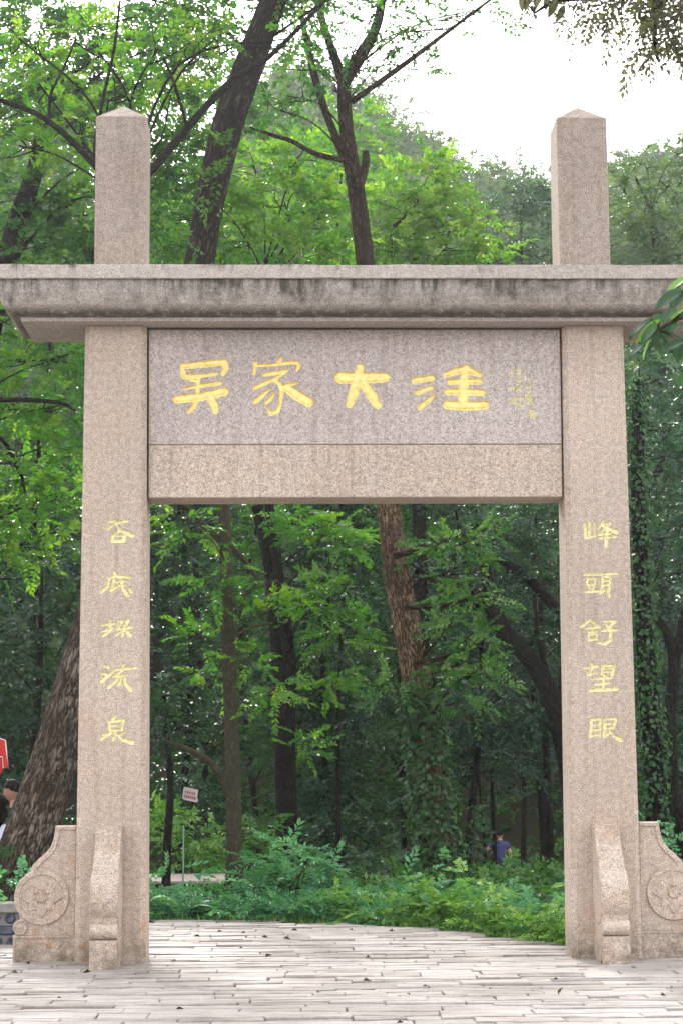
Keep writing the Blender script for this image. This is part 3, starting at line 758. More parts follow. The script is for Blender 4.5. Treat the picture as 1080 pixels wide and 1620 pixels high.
class Tree:
    def __init__(s, name, label, bark, leafm, group=None, cat="tree"):
        s.wood = Wood(); s.lv = Leaves(); s.bark = bark; s.leafm = leafm; s.name = name
        s.args = (label, cat, group); s.main = None; s.base = None; s.ivy = None
    def trunk(s, L, d, sides=14, rough=.05, ground=True, sub=6):
        P, R = trunk_line(L, d)
        if ground:
            b = P[0].copy(); b[2] = min(float(ground_z(b[0], b[1])) - .15, P[0][2]-.02)
            P = np.vstack([b, P]); R = np.concatenate([[R[0]*1.25], R])
        C = s.wood.tube(P, R, sides, sub, rough, 0.0)
        if s.main is None: s.main = C; s.rmain = np.interp(np.linspace(0, 1, len(C)), np.linspace(0, 1, len(R)), R); s.base = P[0]
        return s
    def limb(s, L, d, sides=7):
        P, R = trunk_line(L, d); s.wood.tube(P, R, sides, 5, .03); return s
    def lobes(s, LL, d, dens=170, leaf=.085, m=16, ln=.42, bright=0.0, depth=None, limbs=True, **k):
        for q in LL:
            a, b, rx, rz = q[:4]; dd = (q[4] if len(q) > 4 else d) + RNG.uniform(-.4, .4)
            c = pt(a, b, dd); r = np.array([rx*dd/FPX, 0, rz*dd/FPX]); r[1] = depth or (r[0]+r[2])*.5
            s.lv.lobe(c, r, dens, leaf, m, ln, bright, **k)
            if limbs: s.reach(c, r)
        return s
    def reach(s, c, r, twigs=4):
        """a limb from the trunk to a leaf clump, forking inside it"""
        C = s.main; hd = np.hypot(C[:, 0]-c[0], C[:, 1]-c[1])
        i = int(np.argmin(np.abs(C[:, 2] - (c[2] - .55*hd)) + .15*hd)); i = min(max(i, 2), len(C)-1)
        a = C[i]; L_ = np.linalg.norm(c-a)
        ra = min(s.rmain[i]*.4, .007 + .006*L_)
        mid = a + (c-a)*.5 + np.array([0, 0, .12*L_]) + RNG.normal(0, .06*L_, 3)
        s.wood.tube([a, mid, c], [ra, ra*.65, .009], 6, 5, .04)
        for _ in range(twigs):
            e = c + unit(RNG.normal(0, 1, 3)) * r * .85; st = mid + (c-mid)*RNG.uniform(.3, 1)
            s.wood.tube([st, (st+e)/2 + RNG.normal(0, .05, 3), e], [.009, .007, .003], 4, 3)
    def done(s):
        root = empty(s.name, tuple(map(float, s.base)))
        tag(root, *s.args)
        s.wood.build("trunk", s.bark, root)
        if s.lv.V: s.lv.build("crown", s.leafm, root)
        if s.ivy: s.ivy[0].build("ivy", s.ivy[1], root)
        return root
    def add_ivy(s, L, d, n, leafm, leaf=.09):
        P, R = trunk_line(L, d); Q = catmull(np.hstack([P, R[:, None]]), 12)
        i = RNG.integers(0, len(Q), n); th = RNG.uniform(0, 2*np.pi, n)
        o = np.stack([np.cos(th), np.sin(th), np.zeros(n)], 1)
        p = Q[i, :3] + o*(Q[i, 3:4]*RNG.uniform(.95, 1.25, (n, 1)) + .01) + RNG.normal(0, .03, (n, 3))
        dr = o*.6 + np.array([0, 0, -1.0]) + RNG.normal(0, .55, (n, 3)); nm = o + np.array([0, 0, .5]) + RNG.normal(0, .5, (n, 3))
        lv = Leaves(); Ln = leaf*RNG.uniform(.45, 1.45, n); lv.leaf(p, dr, nm, Ln, Ln*.95, RNG.uniform(.1, .8, n), .06); s.ivy = (lv, leafm)
        return s

# --- the big leaning tree behind the left shaft
t = Tree("leaning_tree", "massive dark furrowed trunk leaning right, from beside the left drum stone to above the cornice", M['bark_big'], M['lf_mid'])
t.trunk([(30,1385,92),(71,1250,78),(107,1130,68),(180,880,64),(255,620,62),(316,410,48),(326,350,47),(360,200,51),(395,100,49),(432,0,43),(468,-110,42),(500,-240,32)], 20, 44, .045, sub=16)
t.limb([(395,90,26),(420,20,20),(405,-60,16),(380,-140,10)], 20); t.limb([(432,0,24),(480,-40,18),(560,-90,12)], 20)
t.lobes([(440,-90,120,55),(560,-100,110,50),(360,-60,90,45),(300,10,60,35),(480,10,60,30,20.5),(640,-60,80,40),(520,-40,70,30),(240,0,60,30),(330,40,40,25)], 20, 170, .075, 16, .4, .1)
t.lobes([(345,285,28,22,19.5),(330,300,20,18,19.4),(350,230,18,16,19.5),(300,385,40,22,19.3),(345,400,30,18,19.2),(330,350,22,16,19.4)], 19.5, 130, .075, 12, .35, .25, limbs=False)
t.done()

# --- forked tree hidden behind the left shaft
t = Tree("forked_tree", "slim tree behind the left post, its thin boughs spreading in a V", M['bark_dark'], M['lf_bright'])
t.trunk([(180,1440,44),(182,1000,40),(186,600,34),(190,400,28),(195,310,24)], 18.2, 12)
t.limb([(195,315,22),(148,258,13),(75,190,10),(0,158,8),(-70,140,5)], (18.2, 17.8)); t.limb([(78,192,6),(80,150,5),(105,98,4),(120,60,3)], 18)
t.limb([(195,315,22),(240,268,15),(320,175,13),(370,125,12),(425,90,9),(515,0,6),(560,-50,4)], (18.2, 18.6)); t.limb([(160,275,9),(150,240,7),(160,170,6),(180,80,5),(190,0,4)], 18.1)
t.limb([(296,200,6),(275,130,5),(258,90,4)], 18.4)
t.lobes([(340,60,40,25),(200,150,60,30),(60,130,85,45),(120,215,75,40),(30,230,60,35),(250,75,70,35),(270,150,45,30),(455,60,45,25),(140,60,80,35),(30,60,60,30)], 18.6, 130, .07, 16, .36, .2)
t.done()

t = Tree("left_canopy_tree", "dense leafy tree filling the upper left corner behind the forked boughs", M['bark_dark'], M['lf_mid'])
t.trunk([(-60,1430,60),(-50,1000,52),(-30,600,44),(20,380,36),(60,250,26),(80,120,18)], 24, 12)
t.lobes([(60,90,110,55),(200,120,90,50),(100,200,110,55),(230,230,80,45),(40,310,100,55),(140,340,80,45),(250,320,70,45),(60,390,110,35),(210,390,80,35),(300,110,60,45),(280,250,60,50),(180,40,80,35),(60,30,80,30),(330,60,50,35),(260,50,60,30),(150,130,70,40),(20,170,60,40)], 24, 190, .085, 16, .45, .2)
t.done()

t = Tree("left_side_tree", "bright green spreading tree left of the left shaft under the cornice", M['bark_dark'], M['lf_bright'])
t.trunk([(-110,1400,50),(-105,1000,44),(-90,700,36),(-40,520,26)], 20.5, 12)
t.limb([(-95,640,18),(0,632,9),(90,636,7),(120,650,4)], 20); t.limb([(-95,760,16),(-10,690,8),(30,745,6),(40,780,4)], 20.4)
t.lobes([(60,570,80,40),(20,640,70,40),(100,640,50,40),(40,720,80,40),(90,780,60,40),(20,800,70,40),(60,850,70,35),(110,560,40,30),(20,500,60,30),(20,900,50,30)], 20.5, 150, .08, 16, .42, .06)
t.done()

# --- central tree with ivy
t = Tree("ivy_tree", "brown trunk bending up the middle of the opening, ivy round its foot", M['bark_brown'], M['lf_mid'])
L2 = [(702,1400,62),(688,1300,56),(674,1180,52),(661,1090,48),(648,1010,44),(632,930,42),(619,850,38),(612,780,37),(600,650,34),(586,500,32),(576,400,30),(563,300,28),(551,230,25),(545,170,23),(543,120,21)]
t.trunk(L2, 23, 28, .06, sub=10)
t.limb([(543,130,24),(572,85,20),(595,40,17),(605,-10,15),(622,-90,10)], 23); t.limb([(543,130,20),(522,70,14),(506,20,12),(490,-40,8)], 23)
t.limb([(556,160,11),(640,100,9),(700,55,7),(760,10,5),(800,-20,3)], 23); t.limb([(557,270,22),(530,215,14),(506,150,13),(490,90,12),(476,20,9)], 23)
t.limb([(552,255,11),(500,243,9),(460,222,8),(430,213,7),(395,200,4)], 22.7); t.limb([(566,300,18),(577,262,14),(578,238,11)], 22.8)
t.limb([(622,880,12),(660,870,8),(720,850,6),(790,830,4)], 22.6); t.limb([(640,960,10),(690,960,7),(750,945,4)], 22.5); t.limb([(655,1050,10),(700,1040,7),(770,1010,4)], 22.5)
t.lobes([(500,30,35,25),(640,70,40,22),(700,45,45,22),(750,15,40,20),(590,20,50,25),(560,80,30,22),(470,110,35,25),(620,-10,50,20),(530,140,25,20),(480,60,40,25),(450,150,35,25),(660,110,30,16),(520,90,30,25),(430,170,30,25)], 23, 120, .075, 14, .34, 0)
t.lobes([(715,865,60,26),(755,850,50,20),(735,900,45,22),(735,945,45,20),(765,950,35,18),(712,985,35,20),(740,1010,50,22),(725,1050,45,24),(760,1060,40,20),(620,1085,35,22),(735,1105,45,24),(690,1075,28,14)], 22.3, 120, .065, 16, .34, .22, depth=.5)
t.add_ivy(L2[:4], 22.95, 4200, M['lf_ivy'], .062)
t.done()

t = Tree("slender_tree", "smooth slender olive trunk standing straight in the left half of the opening", M['bark_olive'], M['lf_bright'])
t.trunk([(370,1400,27),(370,1300,25),(368,1200,24),(365,1100,23),(360,1000,22),(358,900,20),(355,800,19),(350,650,17),(345,500,13)], 21, 16, .012)
t.limb([(354,862,12),(325,832,9),(295,803,8),(240,770,5)], 21); t.limb([(362,862,11),(390,890,9),(412,922,8),(430,950,5)], 21.1)
t.limb([(369,1012,8),(382,960,6),(396,930,5),(440,918,3)], 20.9); t.limb([(370,1008,6),(400,992,5),(432,985,3)], 20.8); t.limb([(362,1255,13),(338,1212,12),(300,1188,10),(258,1172,6)], 21.4)
t.lobes([(335,925,40,22),(315,1005,30,22),(305,850,45,22),(420,970,35,20),(430,1090,40,26),(330,1070,35,22),(395,1040,30,20),(440,920,35,18),(270,815,40,22)], 20.8, 95, .075, 16, .34, .05, depth=.4)
t.done()

t = Tree("dark_twin_tree", "nearly black twin trunk just right of the slender olive trunk", M['bark_dark'], M['lf_bright'])
t.trunk([(455,1350,36),(453,1250,34),(451,1150,32),(460,1080,22),(455,1020,20),(446,950,18),(436,870,16),(424,780,15),(415,600,13),(420,420,11)], 26.5, 14)
t.limb([(450,1200,26),(442,1050,24),(428,900,22),(405,800,16)], 26.6, 10)
t.lobes([(450,320,75,45),(400,260,55,40),(480,385,70,35),(390,375,60,30),(520,330,40,35),(270,350,50,40),(300,395,60,30),(350,320,40,35),(470,250,50,35),(540,395,40,25)], 25.5, 150, .095, 14, .45, .15)
t.lobes([(510,850,55,25),(535,930,40,26),(495,960,40,22),(540,1010,35,25),(545,860,35,25),(470,825,35,18),(480,1180,35,20),(515,1090,35,20)], 25.8, 120, .085, 16, .42, -.02, depth=.6)
t.done()

t = Tree("right_leaning_tree", "dark crooked tree leaning left inside the opening beside the right shaft", M['bark_dark'], M['lf_dark'])
t.trunk([(915,1330,44),(905,1230,40),(886,1150,34),(866,1090,30),(836,1042,28),(800,1002,26),(780,960,24),(768,900,18),(750,830,14)], 25, 12)
t.limb([(800,1002,20),(750,935,15),(700,926,11),(660,900,7)], 25); t.limb([(885,1150,22),(895,1000,20),(850,930,18),(800,890,14),(750,868,10)], 25.3); t.limb([(872,1090,12),(850,1010,8),(845,940,6)], 25)
t.lobes([(800,850,60,30),(850,900,45,30),(780,920,45,25),(840,980,40,28),(830,830,50,25),(860,1010,30,25),(760,1100,40,28),(840,1130,40,30)], 25.4, 120, .08, 14, .4, 0, depth=.6)
t.done()

t = Tree("ivy_clad_tree", "ivy-covered trunk close to the outer right edge of the right shaft", M['bark_dark'], M['lf_blue'])
LR = [(1040,1345,36),(1034,1200,34),(1022,1050,30),(1014,900,26),(1008,750,22),(1010,600,18)]
t.trunk(LR, 23, 12)
t.lobes([(1040,600,50,30),(1020,680,45,32),(1060,720,40,30),(1030,790,45,30),(1060,850,35,28),(1020,560,40,24),(1060,930,30,25)], 24, 120, .075, 16, .4, -.05)
t.add_ivy(LR, 22.95, 2600, M['lf_ivy'], .055)
t.done()
t = Tree("crooked_tree", "bare dark crooked trunk at the right edge of the picture beyond the right shaft", M['bark_dark'], M['lf_blue'])
t.trunk([(1085,1340,30),(1064,1250,26),(1058,1150,23),(1066,1060,20),(1058,1010,17),(1040,980,13),(1020,950,9)], 25, 12)
t.limb([(1066,1060,18),(1080,980,16),(1110,880,12)], 25)
t.lobes([(1110,560,60,40),(1100,680,60,40),(1120,800,60,40),(1090,900,50,30)], 25.5, 110, .075, 16, .4, -.05)
t.done()

t = Tree("lime_tree", "yellow-green tree crown above the middle of the cornice right of the forked trunk", M['bark_dark'], M['lf_bright'])
t.trunk([(668,1300,26),(666,1000,24),(660,700,20),(656,420,14),(660,330,8)], 31, 10)
t.limb([(622,358,7),(650,335,6),(662,312,4)], 30); t.limb([(655,336,5),(690,345,4),(705,362,3)], 30)
t.lobes([(660,290,60,28),(640,335,60,32),(720,365,60,28),(690,265,40,22),(620,385,60,25),(700,395,70,22),(770,400,50,18),(700,310,45,25)], 30.5, 150, .11, 14, .5, .25)
t.done()
t = Tree("hazy_tree", "pale light green tree right of the right post above the cornice", M['bark_dark'], M['lf_far'])
t.trunk([(1050,1300,30),(1045,800,26),(1040,450,18),(1030,330,10)], 38, 10)
t.limb([(1035,420,8),(1030,340,6),(1005,280,4)], 37.5); t.limb([(1060,330,4),(1070,300,3),(1085,270,2)], 37.5)
t.lobes([(1020,330,45,30),(1060,290,40,30),(1000,390,45,25),(1055,370,50,30),(1020,260,35,22),(1075,240,30,22),(985,300,25,22),(1080,400,40,22)], 37.5, 110, .12, 12, .5, .15)
t.done()

# thin stems seen through the opening
def thin(label, L, d, lob, leafm='lf_dark', nm="sapling"):
    q = Tree(nm, label, M['bark_dark'], M[leafm]); q.trunk(L, d, 8)
    q.lobes(lob, d, 110, .08, 14, .38, 0); q.done()
thin("thin straight dark sapling midway between the two thick trunks", [(535,1345,9),(535,1240,8),(534,1150,7),(540,1000,6),(545,900,4)], 27, [(545,930,40,30),(530,1040,40,30),(560,1120,35,30)])
thin("thin dark stem rising against the left edge of the right shaft", [(870,1370,15),(866,1250,13),(862,1150,12),(858,1050,10),(855,950,8)], 27, [(850,1060,35,30),(830,1200,40,30),(860,1250,35,30)])
thin("slim black stem just left of the distant walker", [(782,1400,9),(781,1330,8),(779,1260,7),(776,1150,5)], 32, [(770,1150,45,35),(795,1200,35,22)])
thin("slimmer black stem, second to the left of the distant walker", [(768,1400,6),(766,1330,5),(760,1270,4),(755,1200,3)], 32, [(745,1210,40,30)])
thin("short dark sapling beside the left shaft behind the warning sign", [(262,1425,15),(265,1330,13),(270,1240,11),(262,1150,8)], 22.5, [(290,1150,40,30),(260,1100,40,40),(270,1220,35,22)])

# evergreens that fill the hollow behind the gate
def evergreen(label, px, d, top, wpx, leafm, seed_b=0.0, low=1330, dens=88, leaf=.106, nm="evergreen_tree"):
    q = Tree(nm, label, M['bark_dark'], M[leafm])
    bz = 1345
    q.trunk([(px, bz, 380/d), (px+RNG.uniform(-30, 30), (bz+top)/2, 300/d), (px+RNG.uniform(-40, 40), top+40, 120/d)], d, 8)
    y_ = top; k = 0
    L_ = []
    while y_ < low:
        for _ in range(3):
            L_.append((px + RNG.uniform(-1, 1)*wpx*.75, y_ + RNG.uniform(-20, 20), wpx*RNG.uniform(.32, .5), wpx*RNG.uniform(.2, .3), d + RNG.uniform(-1.2, 1.2)))
        y_ += wpx*.42
    hid = [k_ for k_ in L_ if 330 < k_[0] < 790 and 500 < k_[1] < 710]
    q.lobes([k_ for k_ in L_ if k_ not in hid], d, dens, leaf, 14, .5, seed_b, limbs=False)
    q.lobes(hid, d, dens*.45, leaf*1.5, 14, .5, seed_b, limbs=False)
    for c_ in L_[::3]: q.reach(pt(c_[0], c_[1], c_[4]), np.array([.4, .4, .3]), 2)
    q.done()
evergreen("deep green evergreen behind the slender trunk, against the inner edge of the left shaft", 285, 30, 700, 95, 'lf_dark')
evergreen("dark evergreen between the slender trunk and the ivy-footed trunk", 520, 33, 720, 100, 'lf_dark')
evergreen("dim bluish evergreen right of the ivy-footed trunk", 740, 31, 730, 100, 'lf_blue', -.05, 1230)
evergreen("shaded evergreen behind the crooked leaning tree near the right shaft", 860, 34, 720, 90, 'lf_blue', -.1, 1230)
evergreen("mid green tree far back in the left of the opening", 410, 37, 650, 110, 'lf_mid', -.05)
evergreen("mid green tree far back behind the ivy-footed trunk", 640, 38, 640, 110, 'lf_mid', -.05)
evergreen("blackish evergreen left of the left shaft above the leaning trunk", 40, 27, 860, 95, 'lf_dark', -.05)
evergreen("tall green tree behind the left end of the cornice", 70, 31, 420, 110, 'lf_mid', .0, 900)
evergreen("grey-blue evergreen right of the right shaft under the cornice", 1040, 30, 540, 90, 'lf_blue', -.05)
evergreen("tall green tree behind the leaning trunk above the cornice", 330, 33, 120, 110, 'lf_mid', .1, 700)
evergreen("rounded green tree behind the forked trunk above the cornice", 520, 36, 200, 100, 'lf_bright', .0, 700)
evergreen("grey-green tree left of the right post above the cornice", 828, 42, 290, 95, 'lf_blue', .2, 760)
evergreen("distant green tree beyond the right shaft low in the shade", 1040, 36, 1000, 80, 'lf_dark', 0)

# the wooded hill beyond, one mass
lv = Leaves(); wd = Wood(); cnt = 0
for i in range(150):
    d = 50 + 58*(i/150)**.9 + RNG.uniform(-2, 2); px = RNG.uniform(-120, 1200) if i < 95 else RNG.uniform(420, 1120)
    p = pt(px, 1200, d); x, y = p[0], p[1]; gz = float(ground_z(x, y))
    lim = np.interp(px, [0, 300, 480, 560, 640, 740, 830, 900, 1000, 1080], [10, 20, 60, 130, 175, 235, 270, 290, 240, 225])
    ty = lim + (RNG.uniform(8, 60) if i > 95 else RNG.uniform(20, 330))
    want = CH + d*math.tan(PIT + math.atan((810-ty)/FPX)) - gz
    h = min(max(want, 5.0), 15.0)
    if want < 3: continue
    wd.tube([(x, y, gz-.3), (x+RNG.uniform(-.3, .3), y, gz+h*.5), (x, y, gz+h*.85)], [.2, .16, .06], 6, 2)
    for k in range(9):
        a = RNG.uniform(0, 6.28); rr = RNG.uniform(.2, 2.2); zz = gz + h*RNG.uniform(.3, .95)
        lv.lobe((x+rr*math.cos(a), y+rr*math.sin(a), zz), (1.5, 1.5, .9), 15 if d > 70 else 18, .24 if d > 70 else .19, 12, .9, RNG.normal(0, .12))
w_o = lv.build("far_wood", M['lf_far']); tag(w_o, "hazy wooded hillside rising beyond the gate", "wood", None, "stuff")
w_t = wd.build("wood_trunks", M['bark_dark'], w_o); w_t["kind"] = "stuff"


# ------------------------------------------------------------------ shrubs, ferns, ground cover
def shrub(name, label, LL, d, leafm, base_px, leaf=.07, dens=130, m=14, ln=.3, bright=0.0, cat="shrub", stems=6, **k):
    b = pt(base_px[0], base_px[1], d); b[2] = float(ground_z(b[0], b[1])) - .02
    root = empty(name, tuple(map(float, b))); tag(root, label, cat)
    wd = Wood(); lv = Leaves()
    for i, (a, z, rx, rz) in enumerate(LL):
        dd = d + RNG.uniform(-.35, .35); c = pt(a, z, dd); r = np.array([rx*dd/FPX, (rx+rz)*.5*dd/FPX, rz*dd/FPX])
        lv.lobe(c, r, dens, leaf, m, ln, bright, **k)
        for j in range(2):
            e = c + RNG.normal(0, .25, 3)*r; s_ = b + RNG.normal(0, .05, 3)*np.array([1, 1, 0])
            wd.tube([s_, (s_+e)/2 + RNG.normal(0, .05, 3) + np.array([0, 0, .05]), e], [.012, .009, .004], 5, 4)
    wd.build("stem", M['bark_olive'], root); lv.build("foliage", M[leafm], root)
    return root

shrub("pinnate_shrub", "large blue-green feathery shrub at the paving edge, left of centre in the opening", [(420,1420,40,26),(455,1390,50,26),(500,1400,40,26),(440,1440,55,16),(495,1432,40,20),(470,1362,35,20),(400,1450,45,12),(525,1445,30,14),(430,1375,35,20),(490,1370,35,20),(455,1345,25,14),(380,1425,35,20),(530,1415,30,20)], 20.4, 'lf_fern', (460,1458), .075, 210, 18, .34, 0, wr=.38)
shrub("sunlit_shrub", "yellow-green shrub behind the warning sign, right of the left shaft", [(270,1310,35,26),(300,1340,40,28),(330,1360,35,26),(345,1320,25,22),(265,1290,30,16),(310,1380,40,16)], 25, 'lf_lime', (300,1400), .075, 190, 14, .32, -.05)
shrub("dim_shrub", "mid green shrub between the slender trunk and the black twin trunk", [(400,1330,30,22),(430,1320,30,20),(415,1300,25,16),(440,1345,25,16)], 24.5, 'lf_mid', (415,1380), .07, 150, 14, .3, .1)
shrub("shade_shrub", "dark blue-grey shrub at the foot of the ivy-footed trunk, on its left", [(580,1380,35,20),(620,1365,30,20),(555,1360,30,18),(600,1400,40,14),(640,1400,25,16)], 22.2, 'lf_blue', (600,1420), .07, 150, 14, .3, .1)
shrub("lime_shrub", "lit yellow-green shrub just below the distant walker", [(805,1400,25,14),(838,1380,20,16),(852,1395,25,12),(795,1410,25,10)], 27, 'lf_lime', (825,1410), .08, 170, 12, .3, -.1)
shrub("low_dark_shrub", "dark green shrub low against the inner edge of the right shaft", [(855,1400,30,20),(875,1370,22,20),(840,1420,25,14)], 21.5, 'lf_mid', (860,1440), .06, 150, 14, .28, -.1)
shrub("wall_plant", "fresh green leafy plant overhanging the rubble wall at the left edge", [(10,1398,30,14),(40,1392,22,13),(-25,1395,30,16)], 17.3, 'lf_fern', (15,1420), .05, 230, 12, .18, 0, "plant", wr=.7)
shrub("back_shrub", "blackish shrub deep in the shade between the thick trunks", [(530,1310,45,28),(590,1300,45,28),(500,1330,30,20),(560,1335,40,18)], 28, 'lf_dark', (550,1370), .08, 150, 14, .34, .1)
shrub("shadow_shrub", "dark leafy shrub right of the ivy-footed trunk", [(722,1330,25,24),(722,1290,28,24),(705,1370,25,18),(728,1380,25,14)], 25.5, 'lf_dark', (735,1400), .08, 150, 14, .34, .1)
shrub("corner_shrub", "green shrub showing past the outer edge of the right shaft", [(1050,1325,30,18),(1080,1335,25,16),(1030,1310,25,16)], 20, 'lf_fern', (1055,1380), .06, 170, 12, .28, .1)

def fern(label, px, py, d, nfr, length, seed_dirs, leafm='lf_fern'):
    b = pt(px, py, d); b[2] = float(ground_z(b[0], b[1]))
    root = empty("fern", tuple(map(float, b))); tag(root, label, "fern", "ferns along the paving edge")
    for i in range(nfr):
        az = seed_dirs[i % len(seed_dirs)] + RNG.uniform(-.25, .25); L_ = length*RNG.uniform(.75, 1.15); rise = RNG.uniform(.85, 1.25)
        t = np.linspace(0, 1, 24); h = np.array([math.cos(az), math.sin(az), 0])
        P = b + h[None]*(L_*.75*t**1.3)[:, None] + np.array([0, 0, 1.0])*(L_*(rise*t - .62*rise*t**2.4))[:, None]
        T = unit(np.gradient(P, axis=0)); S = unit(np.cross(T, np.array([0, 0, 1.0]))); N = np.cross(S, T)
        lv = Leaves(); pin = np.interp(t, [0, .18, .4, 1], [0, .15, .26, .02])*L_
        ti = RNG.uniform(.2, .9)
        for sgn in (1, -1):
            k = slice(4, 24); dr = S[k]*sgn + T[k]*.35 - np.array([0, 0, .15]); lv.leaf(P[k], dr, N[k] + RNG.normal(0, .12, N[k].shape), pin[k]*RNG.uniform(.9, 1.1, 20), np.full(20, L_*.045), np.clip(ti+RNG.normal(0, .1, 20), 0, 1), .05)
        kk = np.arange(0, 24, 3); lv.leaf(P[kk[:-1]], P[kk[1:]]-P[kk[:-1]], N[kk[:-1]], np.linalg.norm(P[kk[1:]]-P[kk[:-1]], axis=1)*1.1, np.full(len(kk)-1, .012), np.full(len(kk)-1, .8), .0)
        lv.build("frond", M[leafm], root)
fern("tall arching fern at the foot of the ivy-footed trunk", 655, 1440, 19.9, 9, .72, [1.2, 1.9, .4, 2.7, 3.5, 5.8])
fern("wide fern with fronds drooping right, next to the tallest fern", 705, 1440, 19.6, 8, .6, [.2, 1.0, 2.0, 2.9, 5.6])
fern("fern left of the tallest fern, fronds reaching left", 605, 1440, 19.9, 8, .55, [2.6, 3.3, 1.8, .9, 3.9])
fern("fern near the right shaft among the lime-green plants", 800, 1445, 19.0, 8, .5, [.3, 1.2, 2.2, 3.0, 5.9])
fern("small fern just right of the left shaft", 285, 1445, 19.8, 9, .5, [.2, 1.0, 2.0, 2.9, 5.6, 4.2])
fern("fern between the left shaft and the feathery shrub", 350, 1445, 20.0, 9, .5, [.2, 1.0, 2.0, 2.9, 5.6, 4.2])

lv = Leaves(); lv2 = Leaves()
def cover(lv, x0, x1, o0, o1, n, L, ln, bright, rise, wr):
    x = RNG.uniform(x0, x1, n); y = edge_y(x) + RNG.uniform(o0, o1, n); z = ground_z(x, y)
    cl = .5 + .5*np.sin(x*3.1 + 1.3*np.sin(y*2.2)) * np.sin(y*2.7 + x)
    C = np.stack([x, y, z + RNG.uniform(0, 1, n)**1.4 * rise * (.35 + .65*cl)], 1)
    A = np.stack([RNG.normal(0, 1, n), RNG.normal(-.3, 1, n), RNG.uniform(.1, .9, n)], 1)
    lv.sprays(C, A, ln*RNG.uniform(.6, 1.3, n), 12, L, wr=wr, tilt=.35, droop=.3, tint0=np.clip(RNG.normal(.45+bright, .26, n), 0, 1))
cover(lv2, -.3, 2.3, .02, 1.3, 1700, .045, .17, .1, .42, .6)
cover(lv, -2.3, .5, .02, 1.5, 1500, .06, .22, .05, .34, .4)
cover(lv, -.6, 2.2, 1.0, 2.6, 1200, .06, .24, 0, .42, .45)
cover(lv, -2.2, 2.2, .1, 1.2, 110, .085, .34, .1, .75, .42); cover(lv2, .3, 2.2, .1, 1.0, 90, .07, .28, .15, .7, .55)
g1 = lv.build("ground_cover", M['lf_fern']); tag(g1, "low blue-green plants along the far edge of the paving", "plants", None, "stuff")
g2 = lv2.build("ground_cover", M['lf_lime']); tag(g2, "bright lime-green weeds at the paving edge right of centre", "plants", None, "stuff")
lv = Leaves()
x = RNG.uniform(-7, 8, 5200); y = RNG.uniform(4.5, 22, 5200); ok = y > edge_y(x)+1.2; ok &= ~((x < -.9) & (x > -3) & (y > 5.0) & (y < 9.8)); x, y = x[ok], y[ok]
C = np.stack([x, y, ground_z(x, y) + RNG.uniform(0, .5, len(x))**1.2], 1)
lv.sprays(C, np.stack([RNG.normal(0, 1, len(x)), RNG.normal(0, 1, len(x)), RNG.uniform(.1, .8, len(x))], 1), RNG.uniform(.2, .45, len(x)), 12, .085, tilt=.4, droop=.3)
n = 4200; x = RNG.uniform(-16, 17, n); y = 22 + 33*RNG.uniform(0, 1, n)
lv.sprays(np.stack([x, y, ground_z(x, y) + RNG.uniform(0, 1.1, n)**1.3], 1), np.stack([RNG.normal(0, 1, n), RNG.normal(-.3, 1, n), RNG.uniform(.1, .9, n)], 1), RNG.uniform(.5, 1.1, n), 10, .2, tilt=.4, droop=.3)
g3 = lv.build("undergrowth", M['lf_mid']); tag(g3, "shaded green undergrowth on the forest floor behind the gate", "plants", None, "stuff")

# grass tufts and dead leaves on the paving
lv = Leaves(); n = 1100
x = RNG.uniform(-3, 3, n); y = edge_y(x) + RNG.normal(.05, .09, n)
x[:90] = np.where(np.arange(90) % 2 == 0, RNG.uniform(1.6, 2.25, 90), RNG.uniform(-2.7, -1.62, 90)); y[:90] = RNG.choice([-.01, .455], 90) + RNG.normal(0, .012, 90)
lv.leaf(np.stack([x, y, np.full(n, -.03)], 1), np.stack([RNG.normal(0, .4, n), RNG.normal(0, .4, n), np.ones(n)], 1), RNG.normal(0, 1, (n, 3)), np.where(np.arange(n) < 90, RNG.uniform(.02, .05, n), RNG.uniform(.04, .13, n)), np.full(n, .009), RNG.uniform(.3, 1, n), .0)
tag(lv.build("grass", M['lf_lime']), "thin grass fringe along the paving edge", "grass", None, "stuff")
M['litter'] = leaf_mat('dead_leaves', (.03, .02, .012), (.075, .045, .025), (.14, .09, .04), .15, .7, .2)
lv = Leaves(); n = 60
x = RNG.uniform(-3, 3, n); y = np.where(RNG.uniform(0, 1, n) < .5, RNG.uniform(-4.2, 1.5, n), RNG.uniform(1, 4.4, n)); ok = y < edge_y(x); x, y = x[ok], y[ok]; n = len(x)
lv.leaf(np.stack([x, y, np.full(n, .008)], 1), np.stack([RNG.normal(0, 1, n), RNG.normal(0, 1, n), RNG.uniform(.0, .45, n)], 1), np.stack([RNG.normal(0, .3, n), RNG.normal(0, .3, n), np.ones(n)], 1), RNG.uniform(.025, .075, n), RNG.uniform(.012, .035, n), RNG.uniform(0, 1, n), .2)
tag(lv.build("leaf_litter", M['litter']), "scattered dead brown leaves on the pale paving", "leaves", None, "stuff")

